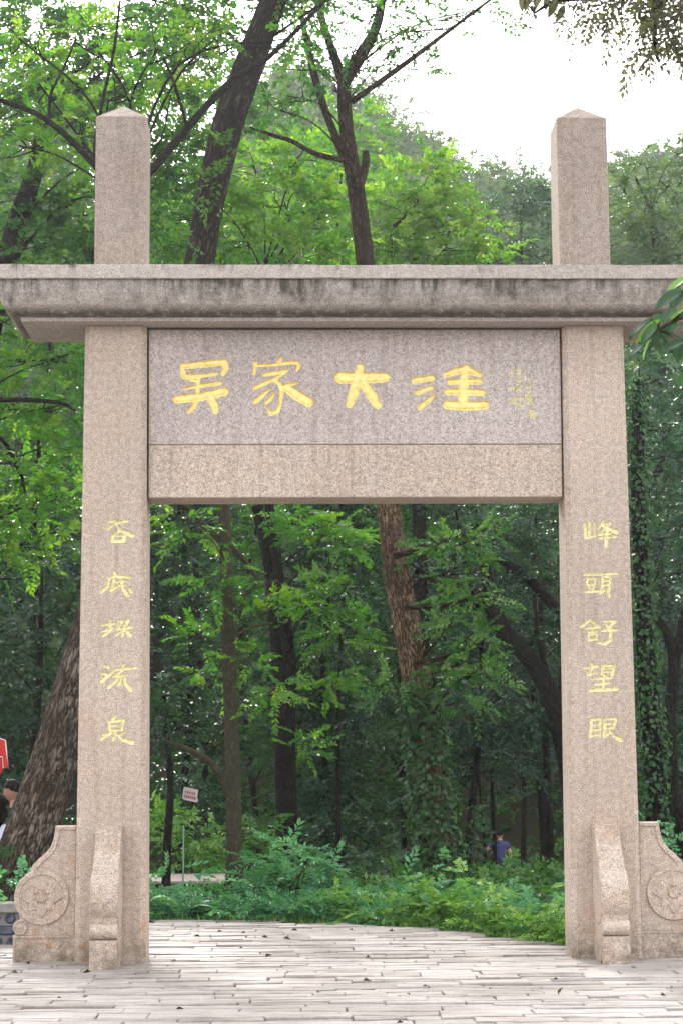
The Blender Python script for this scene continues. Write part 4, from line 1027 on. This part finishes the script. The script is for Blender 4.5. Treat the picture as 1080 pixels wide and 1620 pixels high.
# ------------------------------------------------------------------ broad leaves built one by one
def blade_mesh(name, L, W, curl, wave):
    n = 7; Vv = []; F = []
    for i in range(n):
        t = i/(n-1); w_ = W*.5*math.sin(math.pi*min(.985, max(.02, t**.85)))**.8
        z = -curl*L*t*t
        e = wave*L*math.sin(t*9)
        Vv += [(t*L, -w_, z + .16*W + e), (t*L, -w_*.5, z + .07*W + e*.5), (t*L, 0, z), (t*L, w_*.5, z + .07*W - e*.5), (t*L, w_, z + .16*W - e)]
    for i in range(n-1):
        for j in range(4): F.append((i*5+j, i*5+j+1, i*5+6+j, i*5+5+j))
    me = mesh_py(name, Vv, F, True)
    a = me.attributes.new("tint", 'FLOAT', 'POINT'); v0 = RNG.uniform(.0, .45); a.data.foreach_set("value", np.full(len(Vv), v0, np.float32))
    return me
def put_leaf(me, mat, base, tip, nm, parent, off):
    o = bpy.data.objects.new("leaf", me); COL.objects.link(o)
    if not me.materials: me.materials.append(mat)
    dr = unit(np.asarray(tip)-np.asarray(base)); sd = unit(np.cross(nm, dr)); nz = np.cross(dr, sd); s_ = np.linalg.norm(np.asarray(tip)-np.asarray(base))
    mm = Matrix.Identity(4)
    for i in range(3): mm[i][0], mm[i][1], mm[i][2], mm[i][3] = dr[i]*s_, sd[i]*s_, nz[i]*s_, base[i]-off[i]
    o.parent = parent; o.matrix_local = mm
    return o
BL = [blade_mesh("leaf", 1, .52, .22, .012), blade_mesh("leaf", 1, .46, .35, .02), blade_mesh("leaf", 1, .58, .12, .0), blade_mesh("leaf", 1, .5, .3, .015)]
BLIT = blade_mesh("leaf", 1, .5, .2, .01); BLIT.attributes["tint"].data.foreach_set("value", np.full(len(BLIT.vertices), .95, np.float32))
for me in BL + [BLIT]: me.materials.append(M['lf_near'])

def out_tree(name, label, x, d, boughs, rad):
    y = d-15; b = np.array([x, y, float(ground_z(x, y)) - .1]); root = empty(name, tuple(map(float, b))); tag(root, label, "tree")
    wd = Wood()
    top = max(p_[0][2] for p_ in boughs) + .6
    wd.tube([b, b+np.array([.05, 0, 1.5]), b+np.array([-.03, .05, 3]), (b[0]+.05, b[1], top)], [rad*1.2, rad, rad*.85, rad*.4], 14, 6, .04)
    for P in boughs:
        P = np.array(P, float); st = np.array([x, y, P[0][2]-.35]); wd.tube(np.vstack([st, P]), np.linspace(rad*.35, .005, len(P)+1), 8, 5, .03)
    return root, b, wd

# broad-leaved bough at the right edge
d = 9.6
bough = [pt(1130,470,d), pt(1095,492,d), pt(1066,506,d), pt(1040,522,d)]
root, b, wd = out_tree("broadleaf_tree", "near tree whose broad glossy leaves cross the right end of the cornice", 2.55, d, [bough], .11)
LV = [((1032,506),(991,528),0),((1045,508),(1004,536),4),((1040,512),(1010,538),1),((1024,540),(993,566),2),((1029,536),(1012,566),4),((1041,522),(1036,550),0),((1068,505),(1046,538),1),
      ((1079,460),(1036,481),0),((1073,452),(1060,484),3),((1084,460),(1065,486),2),((1086,440),(1055,457),4),((1066,488),(1047,503),3),((1090,484),(1058,502),4),((1068,503),(1043,520),0),((1080,512),(1045,534),1),
      ((1082,538),(1047,556),2),((1079,545),(1069,572),0),((1095,520),(1062,545),3),((1100,470),(1075,500),2),((1082,590),(1072,612),1),((1110,450),(1085,470),0),((1105,530),(1085,560),1),((1120,500),(1098,530),4),((1060,515),(1030,533),3),((1052,500),(1022,512),2)]
for (a0, b0), (a1, b1), k in LV:
    d0 = d + RNG.uniform(-.25, .25); B = pt(a0, b0, d0); Tp = pt(a1, b1, d0 - RNG.uniform(-.02, .06))
    put_leaf((BL+[BLIT])[k], None, B, Tp, np.array([RNG.normal(0, .25), -.55 + RNG.normal(0, .3), .8]), root, b)
    j = np.argmin([np.linalg.norm(B-q) for q in bough]); wd.tube([bough[j], (bough[j]+B)/2+np.array([0, 0, .01]), B], [.006, .004, .002], 5, 3)
wd.build("trunk", M['bark_olive'], root)

# feathery boughs hanging in at the top right
d = 9.0
bo1 = [pt(1150,-60,d), pt(1080,-25,d), pt(1040,10,d), pt(1035,60,d), pt(1040,95,d)]; bo2 = [pt(1150,-80,d), pt(1020,-30,d), pt(940,-8,d), pt(880,0,d), pt(845,20,d)]
root, b, wd = out_tree("feather_leaf_tree", "near tree hanging fine backlit leaflets into the top right corner of the sky", 2.9, d, [bo1, bo2], .13)
lv = Leaves()
def hang(px, py, n, sp, L=.042, ln=.17):
    n = max(2, int(n*.6)); c = np.stack([pt(px + RNG.normal(0, sp), py + RNG.normal(0, sp*.8), d + RNG.uniform(-.3, .3)) for _ in range(n)])
    lv.sprays(c, np.stack([RNG.normal(-.2, .6, n), RNG.normal(0, .6, n), RNG.uniform(-1.2, -.1, n)], 1), ln*RNG.uniform(.6, 1.2, n), 11, L*.95, wr=.46, tilt=.7, droop=.1, jit=.22, tint0=RNG.uniform(0, .8, n))
for a in [(1045,5,34,20),(1000,0,26,18),(1075,15,26,18),(1040,35,22,14),(1030,60,12,10),(1045,75,10,10),(1060,55,10,12),(1035,90,5,8),(960,15,9,12),(965,38,4,6),(920,10,9,12),(915,35,3,5),(900,5,6,12),(990,30,5,8),(1000,85,3,6),(1075,80,3,6),(835,30,3,6),(940,-10,10,14),(1075,-15,30,20),(1000,-25,24,20),(870,-10,8,14)]: hang(*a)
lv.build("crown", M['lf_purple'], root)
for (a0, b0), (a1, b1) in [((824,-8),(827,16)),((832,-6),(833,16)),((846,-10),(850,13)),((868,-10),(861,13)),((881,-2),(867,24)),((892,8),(882,31)),((858,-12),(848,6))]:
    d0 = d + RNG.uniform(-.1, .1); B = pt(a0, b0, d0); me_ = BL[1]
    o = put_leaf(bpy.data.meshes.get("dull_leaf") or BL[1].copy(), None, B, pt(a1, b1, d0), np.array([RNG.normal(0, .3), -1, .3]), root, b)
    if o.data.name != "dull_leaf": o.data.name = "dull_leaf"; o.data.materials.clear(); o.data.materials.append(M['lf_purple'])
    j = np.argmin([np.linalg.norm(B-q) for q in bo2]); wd.tube([bo2[j], (bo2[j]+B)/2, B], [.005, .003, .002], 5, 3)
wd.build("trunk", M['bark_dark'], root)

# broad-leaved plant at the inner foot of the right shaft
b = pt(884, 1487, 17.3); b[2] = -.03
root = empty("broadleaf_plant", tuple(map(float, b))); tag(root, "knee-high broad-leaved plant at the paving edge touching the right shaft", "plant")
wd = Wood()
for (a0, b0), (a1, b1), k in [((880,1418),(856,1436),2),((884,1425),(866,1448),4),((890,1420),(880,1445),0),((878,1440),(852,1455),4),((886,1448),(872,1474),2),((892,1438),(890,1464),3),((893,1400),(872,1402),4),((893,1412),(876,1420),1),((884,1462),(864,1478),4),((895,1450),(899,1478),2),((900,1420),(905,1445),0),((876,1468),(866,1484),3),((898,1468),(888,1486),0),((874,1452),(858,1470),1)]:
    d0 = 17.3 + RNG.uniform(-.2, .2); B = pt(a0, b0, d0); Tp = pt(a1, b1, d0-.05)
    put_leaf((BL+[BLIT])[k], None, B, Tp, np.array([RNG.normal(0, .2), -.5, .9]), root, b)
    wd.tube([b + RNG.normal(0, .02, 3)*np.array([1, 1, 0]), (b+B)/2 + np.array([0, 0, .04]), B], [.006, .005, .003], 5, 4)
wd.build("stem", M['bark_olive'], root)

# ------------------------------------------------------------------ rubble wall at the left edge
M['rubble'] = plain('rubble_slate', (.075, .085, .12), .7, .35, 0, .45, 9, .5); M['mortar'] = plain('mortar', (.24, .23, .22), .9, .1, 0, .2, 30)
M['cap'] = plain('cap_stone', (.26, .25, .245), .85, .2, 0, .25, 14)
wroot = empty("rubble_wall", (-3.4, 1.95, -.03)); tag(wroot, "low wall of dark blue-grey rubble stones behind the left drum stone", "wall")
yw = 1.82
link("core", bevelled_box("core", -7, -2.15, yw+.03, yw+.3, -.04, .27, .01), M['mortar'], wroot)
row_z = [-.03, .07, .17, .268]
for r_ in range(3):
    x = -4.6 + r_*.07
    while x < -2.2:
        w_ = RNG.uniform(.12, .24); x1 = min(x+w_, -2.16)
        bm = bmesh.new(); g = .008; z0, z1 = row_z[r_]+g, row_z[r_+1]-g
        k = RNG.integers(6, 9); poly = []
        for a in range(k):
            th = 2*math.pi*a/k + RNG.uniform(-.2, .2); q = (abs(math.cos(th))**4+abs(math.sin(th))**4)**-.25
            poly.append(((x+x1)/2 + ((x1-x)/2-g)*q*math.cos(th)*RNG.uniform(.9, 1.0), (z0+z1)/2 + (z1-z0)/2*q*math.sin(th)*RNG.uniform(.92, 1.04)))
        A = [bm.verts.new((u, yw+.06, v)) for u, v in poly]; cx_, cz_ = np.mean(poly, 0)
        B_ = [bm.verts.new((u, yw+RNG.uniform(.012, .028), v)) for u, v in poly]; C_ = [bm.verts.new((cx_+(u-cx_)*.7, yw+RNG.uniform(-.012, .008), cz_+(v-cz_)*.7)) for u, v in poly]
        for a in range(k):
            j = (a+1) % k; bm.faces.new((A[a], A[j], B_[j], B_[a])); bm.faces.new((B_[a], B_[j], C_[j], C_[a]))
        bm.faces.new(C_); bmesh.ops.recalc_face_normals(bm, faces=bm.faces[:])
        link("rubble_stone", from_bm("rubble_stone", bm), M['rubble'], wroot); x += w_
x = -4.7
while x < -2.2:
    x1 = min(x + RNG.uniform(.45, .7), -2.13)
    link("coping_stone", bevelled_box("coping_stone", x+.004, x1-.004, yw-.02, yw+.33, .272, .345+RNG.uniform(-.005, .005), .008), M['cap'], wroot); x = x1

# ------------------------------------------------------------------ steps, stake, sign
M['step'] = plain('step_stone', (.33, .28, .25), .85, .2, 0, .2, 8)
sroot = empty("stone_steps", (-1.9, 6.4, 0)); tag(sroot, "two pale stone steps just inside the left shaft behind the low ferns", "steps")
def steps(px0, px1, py, d0, d1, th):
    a = pt(px0, py, d0); c = pt(px1, py, d0); z = a[2]
    return bevelled_box("step", a[0], c[0], d0-15, d1-15, z-th, z, .012)
link("step", steps(205, 342, 1424, 20.6, 22.75, .2), M['step'], sroot); link("step", steps(200, 358, 1395, 22.72, 24.6, .035), M['step'], sroot)
z_ = pt(300, 1395, 22.72)[2]; link("riser", bevelled_box("riser", pt(205,1394,22.8)[0], pt(352,1394,22.8)[0], 7.8, 9.5, z_-.6, z_-.037, .01), M['bark_dark'], sroot)

M['pole'] = plain('pole_paint', (.16, .26, .2), .5, .4, 0, .15, 20); M['sign_w'] = plain('sign_white', (.58, .47, .47), .5, .4, 0, .1, 10); M['sign_r'] = plain('sign_red', (.22, .015, .03), .5, .4)
a = pt(289.5, 1410, 20.5); c = pt(290.5, 1306, 20.5); wd = Wood(); wd.tube([a, c], [.010, .009], 8, 1)
o = wd.build("stake", M['pole'], None); tag(o, "thin upright pale green stake by the stone steps", "stake")
d = 27.0; sg = empty("warning_sign", tuple(map(float, pt(304, 1400, d)))); tag(sg, "tilted white notice board with two rows of dark red characters on a post", "sign")
a = pt(303, 1400, d+.03); a[2] = float(ground_z(a[0], a[1])); wd = Wood(); wd.tube([a, pt(304, 1262, d+.03)], [.016, .014], 8, 1); wd.build("post", M['bark_dark'], sg)
cor = [pt(291,1245,d), pt(314,1250,d), pt(311,1270,d), pt(288,1265,d)]
bm = bmesh.new(); f = [bm.verts.new(p) for p in cor]; g = [bm.verts.new(p+np.array([0, .015, 0])) for p in cor]
bm.faces.new(f); bm.faces.new(g)
for i in range(4): bm.faces.new((f[i], f[(i+1) % 4], g[(i+1) % 4], g[i]))
bmesh.ops.recalc_face_normals(bm, faces=bm.faces[:]); brd = link("board", from_bm("board", bm), M['sign_w'], sg)
ex = (cor[1]-cor[0]); ez = (cor[3]-cor[0])
for r_ in range(2):
    bm = bmesh.new()
    for c_ in range(6 if r_ else 5):
        u0 = .12 + c_*(.135 if r_ else .15); v0 = .26 + r_*.34
        for (ua, va, ub, vb_) in [(0, 0, .1, .04), (0, .09, .1, .13), (.01, .18, .09, .215), (RNG.uniform(.0, .03), 0, RNG.uniform(.035, .05), .21), (RNG.uniform(.06, .08), .05, RNG.uniform(.09, .1), .2)]:
            dz = RNG.uniform(.001, .003)
            q = [cor[0] + ex*(u0+uu) + ez*(v0+vv) + np.array([0, -.001-dz, 0]) for uu, vv in ((ua, va), (ub, va), (ub, vb_), (ua, vb_))]
            bm.faces.new([bm.verts.new(p) for p in q])
    link("lettering", from_bm("lettering", bm), M['sign_r'], brd)

# red board at the left edge
M['red'] = plain('red_paint', (.55, .012, .012), .45, .4, 0, .12, 6); M['trim'] = plain('white_trim', (.8, .74, .72), .5)
d = 20.4; rroot = empty("red_signboard", tuple(map(float, pt(-30, 1420, d)))); tag(rroot, "bright red board with white trim cut off by the left edge of the picture", "signboard")
def plate(name, pp, th, mat, par, dd=d):
    P = [pt(a, b_, dd) for a, b_ in pp]; bm = bmesh.new(); f = [bm.verts.new(p) for p in P]; g = [bm.verts.new(p+np.array([0, th, 0])) for p in P]
    bm.faces.new(f); bm.faces.new(g[::-1])
    for i in range(len(P)): bm.faces.new((f[i], g[i], g[(i+1) % len(P)], f[(i+1) % len(P)]))
    bmesh.ops.recalc_face_normals(bm, faces=bm.faces[:]); return link(name, from_bm(name, bm), mat, par)
plate("panel", [(-60,1170),(0,1169),(8,1172),(10,1190),(13,1215),(5,1214),(4,1197),(-60,1197)], .05, M['red'], rroot)
plate("lower_panel", [(-60,1198),(3,1198),(4.5,1215),(2,1222),(-3,1230),(-60,1230)], .03, M['red'], rroot, d+.06)
wd = Wood(); wd.tube([pt(-60,1169.5,d), pt(0,1168.5,d), pt(8.5,1171.5,d), pt(10.5,1190,d), pt(13.5,1216,d), pt(5,1215,d), pt(3.7,1197.5,d), pt(-60,1197.5,d)], [.006]*8, 6, 1)
wd.build("edging", M['trim'], rroot)
wd = Wood(); a = pt(-40, 1420, d+.09); a[2] = float(ground_z(a[0], a[1]))-.05; wd.tube([a, pt(-40, 1180, d+.09)], [.025, .025], 8, 1); wd.build("post", M['bark_dark'], rroot)

# ------------------------------------------------------------------ people
M['skin'] = plain('skin', (.48, .26, .18), .5, .4, 0, .06, 30); M['hair'] = plain('hair', (.007, .006, .005), .6, .15, 0, .4, 60, .4)
M['shirt_pale'] = plain('shirt_pale_blue', (.62, .64, .78), .85, .2, 0, .05); M['shirt_dark'] = plain('shirt_black', (.02, .02, .024), .85, .2, 0, .2)
M['shirt_blue'] = plain('shirt_violet_blue', (.06, .058, .17), .85, .2, 0, .15); M['trous'] = plain('trousers', (.03, .032, .045), .85, .2, 0, .2); M['shoe'] = plain('shoes', (.05, .045, .04), .6)
M['bag'] = plain('bag_navy', (.02, .02, .07), .7)

def head_verts(c, s, face):
    """skull with brow, nose, chin and ears; face = unit direction it looks"""
    f = unit(np.asarray(face, float)); up = unit(np.array([0, 0, 1.0]) - f*f[2]); r = np.cross(f, up)
    nu, nv = 28, 20; Vv = []; F = []
    for i in range(nv+1):
        th = math.pi*i/nv
        for j in range(nu):
            ph = 2*math.pi*j/nu; x = math.sin(th)*math.cos(ph); y = math.sin(th)*math.sin(ph); z = math.cos(th)
            ax, ay, az = .098, .077, .118
            if z < 0: ay *= 1 - .28*(-z)**1.5; ax *= 1 - .12*(-z)
            X, Y, Z = x*ax, y*ay, z*az
            if x > 0:
                n_ = math.exp(-((y/.14)**2)) * math.exp(-(((z+.12)/.16)**2)); X += .030*n_
                X += .008*math.exp(-((y/.4)**2))*math.exp(-(((z-.18)/.1)**2)) + .010*math.exp(-((y/.3)**2))*math.exp(-(((z+.78)/.16)**2)) + .007*math.exp(-((y/.22)**2))*math.exp(-(((z+.45)/.09)**2))
                for e in (-1, 1): X -= .010*math.exp(-(((y-e*.38)/.16)**2)-((z-.04)/.09)**2)
            e_ = math.exp(-((x+.05)/.16)**2 - ((z+.05)/.22)**2) * (abs(y) > .8); Y += math.copysign(.022*e_, y)
            Vv.append(np.asarray(c) + s*(f*X + r*Y + up*Z))
    for i in range(nv):
        for j in range(nu): F.append((i*nu+j, i*nu+(j+1) % nu, (i+1)*nu+(j+1) % nu, (i+1)*nu+j))
    return Vv, F, (f, up, r)

def person(label, loc, J, E_, mats, head_c, face, hairfn, hs=1.0):
    """J: joint -> (xyz, radius, material index); one skinned body"""
    root = empty("person", loc); tag(root, label, "person")
    names = list(J); me = bpy.data.meshes.new("body"); me.from_pydata([J[n][0] for n in names], [(names.index(a), names.index(b_)) for a, b_ in E_], [])
    ob = bpy.data.objects.new("tmp_body", me); COL.objects.link(ob)
    sk = ob.modifiers.new("s", 'SKIN'); sub = ob.modifiers.new("u", 'SUBSURF'); sub.levels = 2; sub.render_levels = 2
    for i, n_ in enumerate(names):
        v = me.skin_vertices[0].data[i]; r_ = J[n_][1]; v.radius = r_ if isinstance(r_, tuple) else (r_, r_); v.use_root = (n_ == 'pelvis')
    dg = bpy.context.evaluated_depsgraph_get(); ev = bpy.data.meshes.new_from_object(ob.evaluated_get(dg))
    bpy.data.objects.remove(ob); bm = bmesh.new(); bm.from_mesh(ev)
    segs = [(np.array(J[a][0]), np.array(J[b_][0]), J[a][2], J[b_][2]) for a, b_ in E_]
    cen = np.array([f.calc_center_median() for f in bm.faces]); bd = np.full(len(cen), 9.0); bi = np.zeros(len(cen), int)
    for a, b_, ma, mb in segs:
        t_ = np.clip((cen-a) @ (b_-a)/np.dot(b_-a, b_-a), 0, 1); dd = np.linalg.norm(cen-a-(b_-a)*t_[:, None], axis=1)
        up_ = dd < bd; bd[up_] = dd[up_]; bi[up_] = np.where(t_ < .5, ma, mb)[up_]
    for f, k_ in zip(bm.faces, bi): f.material_index = int(k_); f.smooth = True
    Hv, Hf, fr = head_verts(head_c, hs, face); vs = [bm.verts.new(v) for v in Hv]
    for q in Hf:
        if len(set(q)) == 4:
            try: ff = bm.faces.new([vs[i] for i in q]); ff.material_index = 0; ff.smooth = True
            except ValueError: pass
    out = bpy.data.meshes.new("body"); bm.to_mesh(out); bm.free()
    bo = link("body", out, mats, root)
    bm = bmesh.new(); hairfn(bm, np.asarray(head_c), hs, fr); bmesh.ops.recalc_face_normals(bm, faces=bm.faces[:])
    link("hair", from_bm("hair", bm, True), M['hair'], root)
    return root

def cap_hair(bm, c, s, fr, length=0.0):
    """short hair cap (length 0) or long hair down the back"""
    f, up, r = fr; nu, nv = 28, 14; rows = []
    for i in range(nv+1):
        row = []
        for j in range(nu):
            ph = 2*math.pi*j/nu; back = .5 - .5*math.cos(ph)
            side = max(0, 1-abs(math.cos(ph))*1.1)
            lim = 1.02 + 1.15*back**.8
            if length == 0: lim = 1.0 + .25*side + 1.05*max(0, back-.15)
            th = lim*(1+.07*math.sin(j*2.4)+.05*math.sin(j*5.1))*i/nv; x, y, z = math.sin(th)*math.cos(ph), math.sin(th)*math.sin(ph), math.cos(th)
            p = f*(x*.112-.004) + r*(y*.090) + up*(z*.132+.004)
            p = p*s*(1+RNG.normal(0, .012))
            row.append(bm.verts.new(c + p))
        rows.append(row)
    if length:
        for k in range(1, 7):
            row = []
            for j in range(nu):
                ph = 2*math.pi*j/nu; back = .5-.5*math.cos(ph); p = np.array(rows[nv][j].co)
                row.append(bm.verts.new(p - np.array([0, 0, 1.0])*length*(k/6)*(back**.6) - f*.02*back*k/6 + RNG.normal(0, .003, 3)))
            rows.append(row)
    for a, b_ in zip(rows, rows[1:]):
        for j in range(nu):
            if a is rows[0]: 
                pass
            bm.faces.new((a[j], a[(j+1) % nu], b_[(j+1) % nu], b_[j]))

def hand(J, E_, wrist, key, dr, mi=0):
    """palm and five fingers from a wrist joint"""
    w_ = np.array(J[wrist][0]); dr = unit(np.array(dr)); sd = unit(np.cross(dr, np.array([0, 0, 1.0]) if abs(dr[2]) < .9 else np.array([1.0, 0, 0]))); nm = np.cross(sd, dr)
    pal = w_ + dr*.06; J[key+'palm'] = (tuple(pal), (.034, .018), mi); E_.append((wrist, key+'palm'))
    for i in range(4):
        o = sd*(i-1.5)*.019; l = (.07, .082, .078, .06)[i]
        k1 = pal + dr*.035 + o; k2 = k1 + dr*l*.5 - nm*.012; k3 = k2 + dr*l*.4 - nm*.025
        for n_, p, rr in ((f'{key}f{i}a', k1, .010), (f'{key}f{i}b', k2, .009), (f'{key}f{i}c', k3, .007)): J[n_] = (tuple(p), rr, mi)
        E_ += [(key+'palm', f'{key}f{i}a'), (f'{key}f{i}a', f'{key}f{i}b'), (f'{key}f{i}b', f'{key}f{i}c')]
    t1 = w_ + dr*.03 + sd*.035; t2 = t1 + dr*.035 + sd*.012
    J[key+'ta'] = (tuple(t1), .011, mi); J[key+'tb'] = (tuple(t2), .009, mi); E_ += [(wrist, key+'ta'), (key+'ta', key+'tb')]

def seated(label, head, face_h, face, mats, seat_z, hairfn, floor_z):
    H = np.asarray(head, float); f = unit(np.array([face_h[0], face_h[1], 0])); r = np.cross(f, np.array([0, 0, 1.0]))
    pel = np.array([H[0], H[1], 0]) - f*.06; pel[2] = seat_z + .09
    nk = H - np.array([0, 0, .15]) - f*.02; ch = pel + (nk-pel)*.66; ab = pel + (nk-pel)*.3
    J = {'pelvis': (tuple(pel), (.15, .11), 2), 'abdomen': (tuple(ab), (.135, .10), 1), 'chest': (tuple(ch), (.155, .105), 1), 'neckbase': (tuple(nk - np.array([0, 0, .05])), .07, 1), 'neck': (tuple(nk + np.array([0, 0, .02])), .052, 0), 'skull': (tuple(H - np.array([0, 0, .04])), .05, 0)}
    E_ = [('pelvis', 'abdomen'), ('abdomen', 'chest'), ('chest', 'neckbase'), ('neckbase', 'neck'), ('neck', 'skull')]
    for s, k in ((1, 'R'), (-1, 'L')):
        sh = ch + r*s*.17 + np.array([0, 0, .07]); el = sh + r*s*.05 - np.array([0, 0, .25]) + f*.06; wr = el + f*.22 - r*s*.08 - np.array([0, 0, .03])
        hp = pel + r*s*.09; kn = hp + f*.42 + np.array([0, 0, .02]); an = np.array([*(kn[:2] + f[:2]*.03), floor_z+.09]); to = an + f*.16 - np.array([0, 0, .05])
        J.update({k+'sh': (tuple(sh), .062, 1), k+'el': (tuple(el), .043, 1), k+'wr': (tuple(wr), .028, 0), k+'hp': (tuple(hp), .09, 2), k+'kn': (tuple(kn), .06, 2), k+'an': (tuple(an), .04, 2), k+'to': (tuple(to), .036, 3)})
        E_ += [('chest', k+'sh'), (k+'sh', k+'el'), (k+'el', k+'wr'), ('pelvis', k+'hp'), (k+'hp', k+'kn'), (k+'kn', k+'an'), (k+'an', k+'to')]
        hand(J, E_, k+'wr', k, f - np.array([0, 0, .3]))
    return person(label, (float(pel[0]), float(pel[1]), float(floor_z)), J, E_, mats, H, face, hairfn)

HA = pt(21, 1253, 20.9); HB = pt(-2, 1276, 20.2); fz = float(ground_z(HA[0], HA[1]))
bench_z = HA[2] - .80
seated("person in black with short black hair, seen in profile left of the leaning trunk", HA, (-1, -.15), (-1, -.15, -.35), [M['skin'], M['shirt_dark'], M['trous'], M['shoe']], bench_z, lambda bm, c, s, fr: cap_hair(bm, c, s, fr), fz)
seated("person in pale blue with long dark hair at the left edge, back turned", HB, (.25, 1), (.25, 1, -.1), [M['skin'], M['shirt_pale'], M['trous'], M['shoe']], HB[2]-.72, lambda bm, c, s, fr: cap_hair(bm, c, s, fr, .2), fz)
bt = empty("stone_bench", (float(HA[0]), float(HA[1]), fz)); tag(bt, "low stone bench under the seated pair behind the rubble wall", "bench")
zz = min(bench_z, HB[2]-.72)
link("seat", bevelled_box("seat", HB[0]-.5, HA[0]+.45, HB[1]-.2, HA[1]+.25, zz-.09, zz-.01, .015), M['cap'], bt)
for x in (HB[0]-.35, HA[0]+.2): link("support", bevelled_box("support", x, x+.14, HB[1]-.1, HA[1]+.15, fz-.1, zz-.092, .01), M['cap'], bt)

# the walker far down the path
d = 47.0; H = pt(790.5, 1320, d); f = np.array([-.25, -1, 0]); f = unit(f); r = np.cross(f, np.array([0, 0, 1.0]))
g_ = H[2] - 1.60
J = {}; E_ = []
def A_(n_, p, rr, mi): J[n_] = (tuple(p), rr, mi)
base = np.array([H[0], H[1], g_])
A_('pelvis', base+[0, 0, .93], (.15, .11), 2); A_('abdomen', base+[0, 0, 1.10], (.14, .10), 1); A_('chest', base+[0, 0, 1.30], (.17, .115), 1); A_('neckbase', base+[0, 0, 1.42], .07, 1); A_('neck', base+[0, 0, 1.48], .05, 0); A_('skull', base+[0, 0, 1.56], .05, 0)
E_ += [('pelvis', 'abdomen'), ('abdomen', 'chest'), ('chest', 'neckbase'), ('neckbase', 'neck'), ('neck', 'skull')]
for s, k in ((1, 'R'), (-1, 'L')):
    sh = base + r*s*.18 + [0, 0, 1.37]
    if s*r[0] > 0: el = sh + r*s*.07 - [0, 0, .27]; wr = el - [0, 0, .22] + f*.08
    else: el = sh + r*s*.16 - [0, 0, .2]; wr = el + r*s*.05 + [0, 0, .16] + f*.12
    st = .16*s
    hp = base + r*s*.09 + [0, 0, .88]; kn = base + r*s*.09 + f*(st*.6+.03) + [0, 0, .48]; an = base + r*s*.09 + f*st + [0, 0, .09]; to = an + f*.16 - [0, 0, .05]
    A_(k+'sh', sh, .065, 1); A_(k+'el', el, .043, 0); A_(k+'wr', wr, .028, 0); A_(k+'hp', hp, .09, 2); A_(k+'kn', kn, .06, 2); A_(k+'an', an, .04, 2); A_(k+'to', to, .036, 3)
    E_ += [('chest', k+'sh'), (k+'sh', k+'el'), (k+'el', k+'wr'), ('pelvis', k+'hp'), (k+'hp', k+'kn'), (k+'kn', k+'an'), (k+'an', k+'to')]
    hand(J, E_, k+'wr', k, np.array([0, 0, -1.0]) if s*r[0] > 0 else f + [0, 0, .5])
wk = person("distant walker in a violet-blue top with a dark shoulder strap, among the shrubs", tuple(map(float, base)), J, E_, [M['skin'], M['shirt_blue'], M['trous'], M['shoe']], H, -f, lambda bm, c, s, fr: cap_hair(bm, c, s, fr))
wd = Wood(); q = base + r*.09
wd.tube([q + f*-.13 + [0, 0, 1.0], q + f*-.12 + [0, 0, 1.35], q + [0, 0, 1.475], q + f*.13 + [0, 0, 1.36], q + f*.13 + [0, 0, 1.1]], [.03]*5, 8, 4); wd.build("shoulder_strap", M['bag'], wk)

# ------------------------------------------------------------------ thin haze in the hollow
bm = bmesh.new(); box_bm(bm, -74, 74, -64, 144, -5.5, 62); hz = link("haze", from_bm("haze", bm)); hz["kind"] = "stuff"; hz["label"] = "thin pale haze hanging between the trees"
mt, N, Lk = new_mat('haze'); pv = N.new("ShaderNodeVolumePrincipled"); pv.inputs['Color'].default_value = (.92, .95, 1, 1); pv.inputs['Density'].default_value = .00036; pv.inputs['Anisotropy'].default_value = .55
o_ = N.new("ShaderNodeOutputMaterial"); Lk.new(pv.outputs[0], o_.inputs['Volume']); hz.data.materials.append(mt)
SC.cycles.volume_bounces = 0
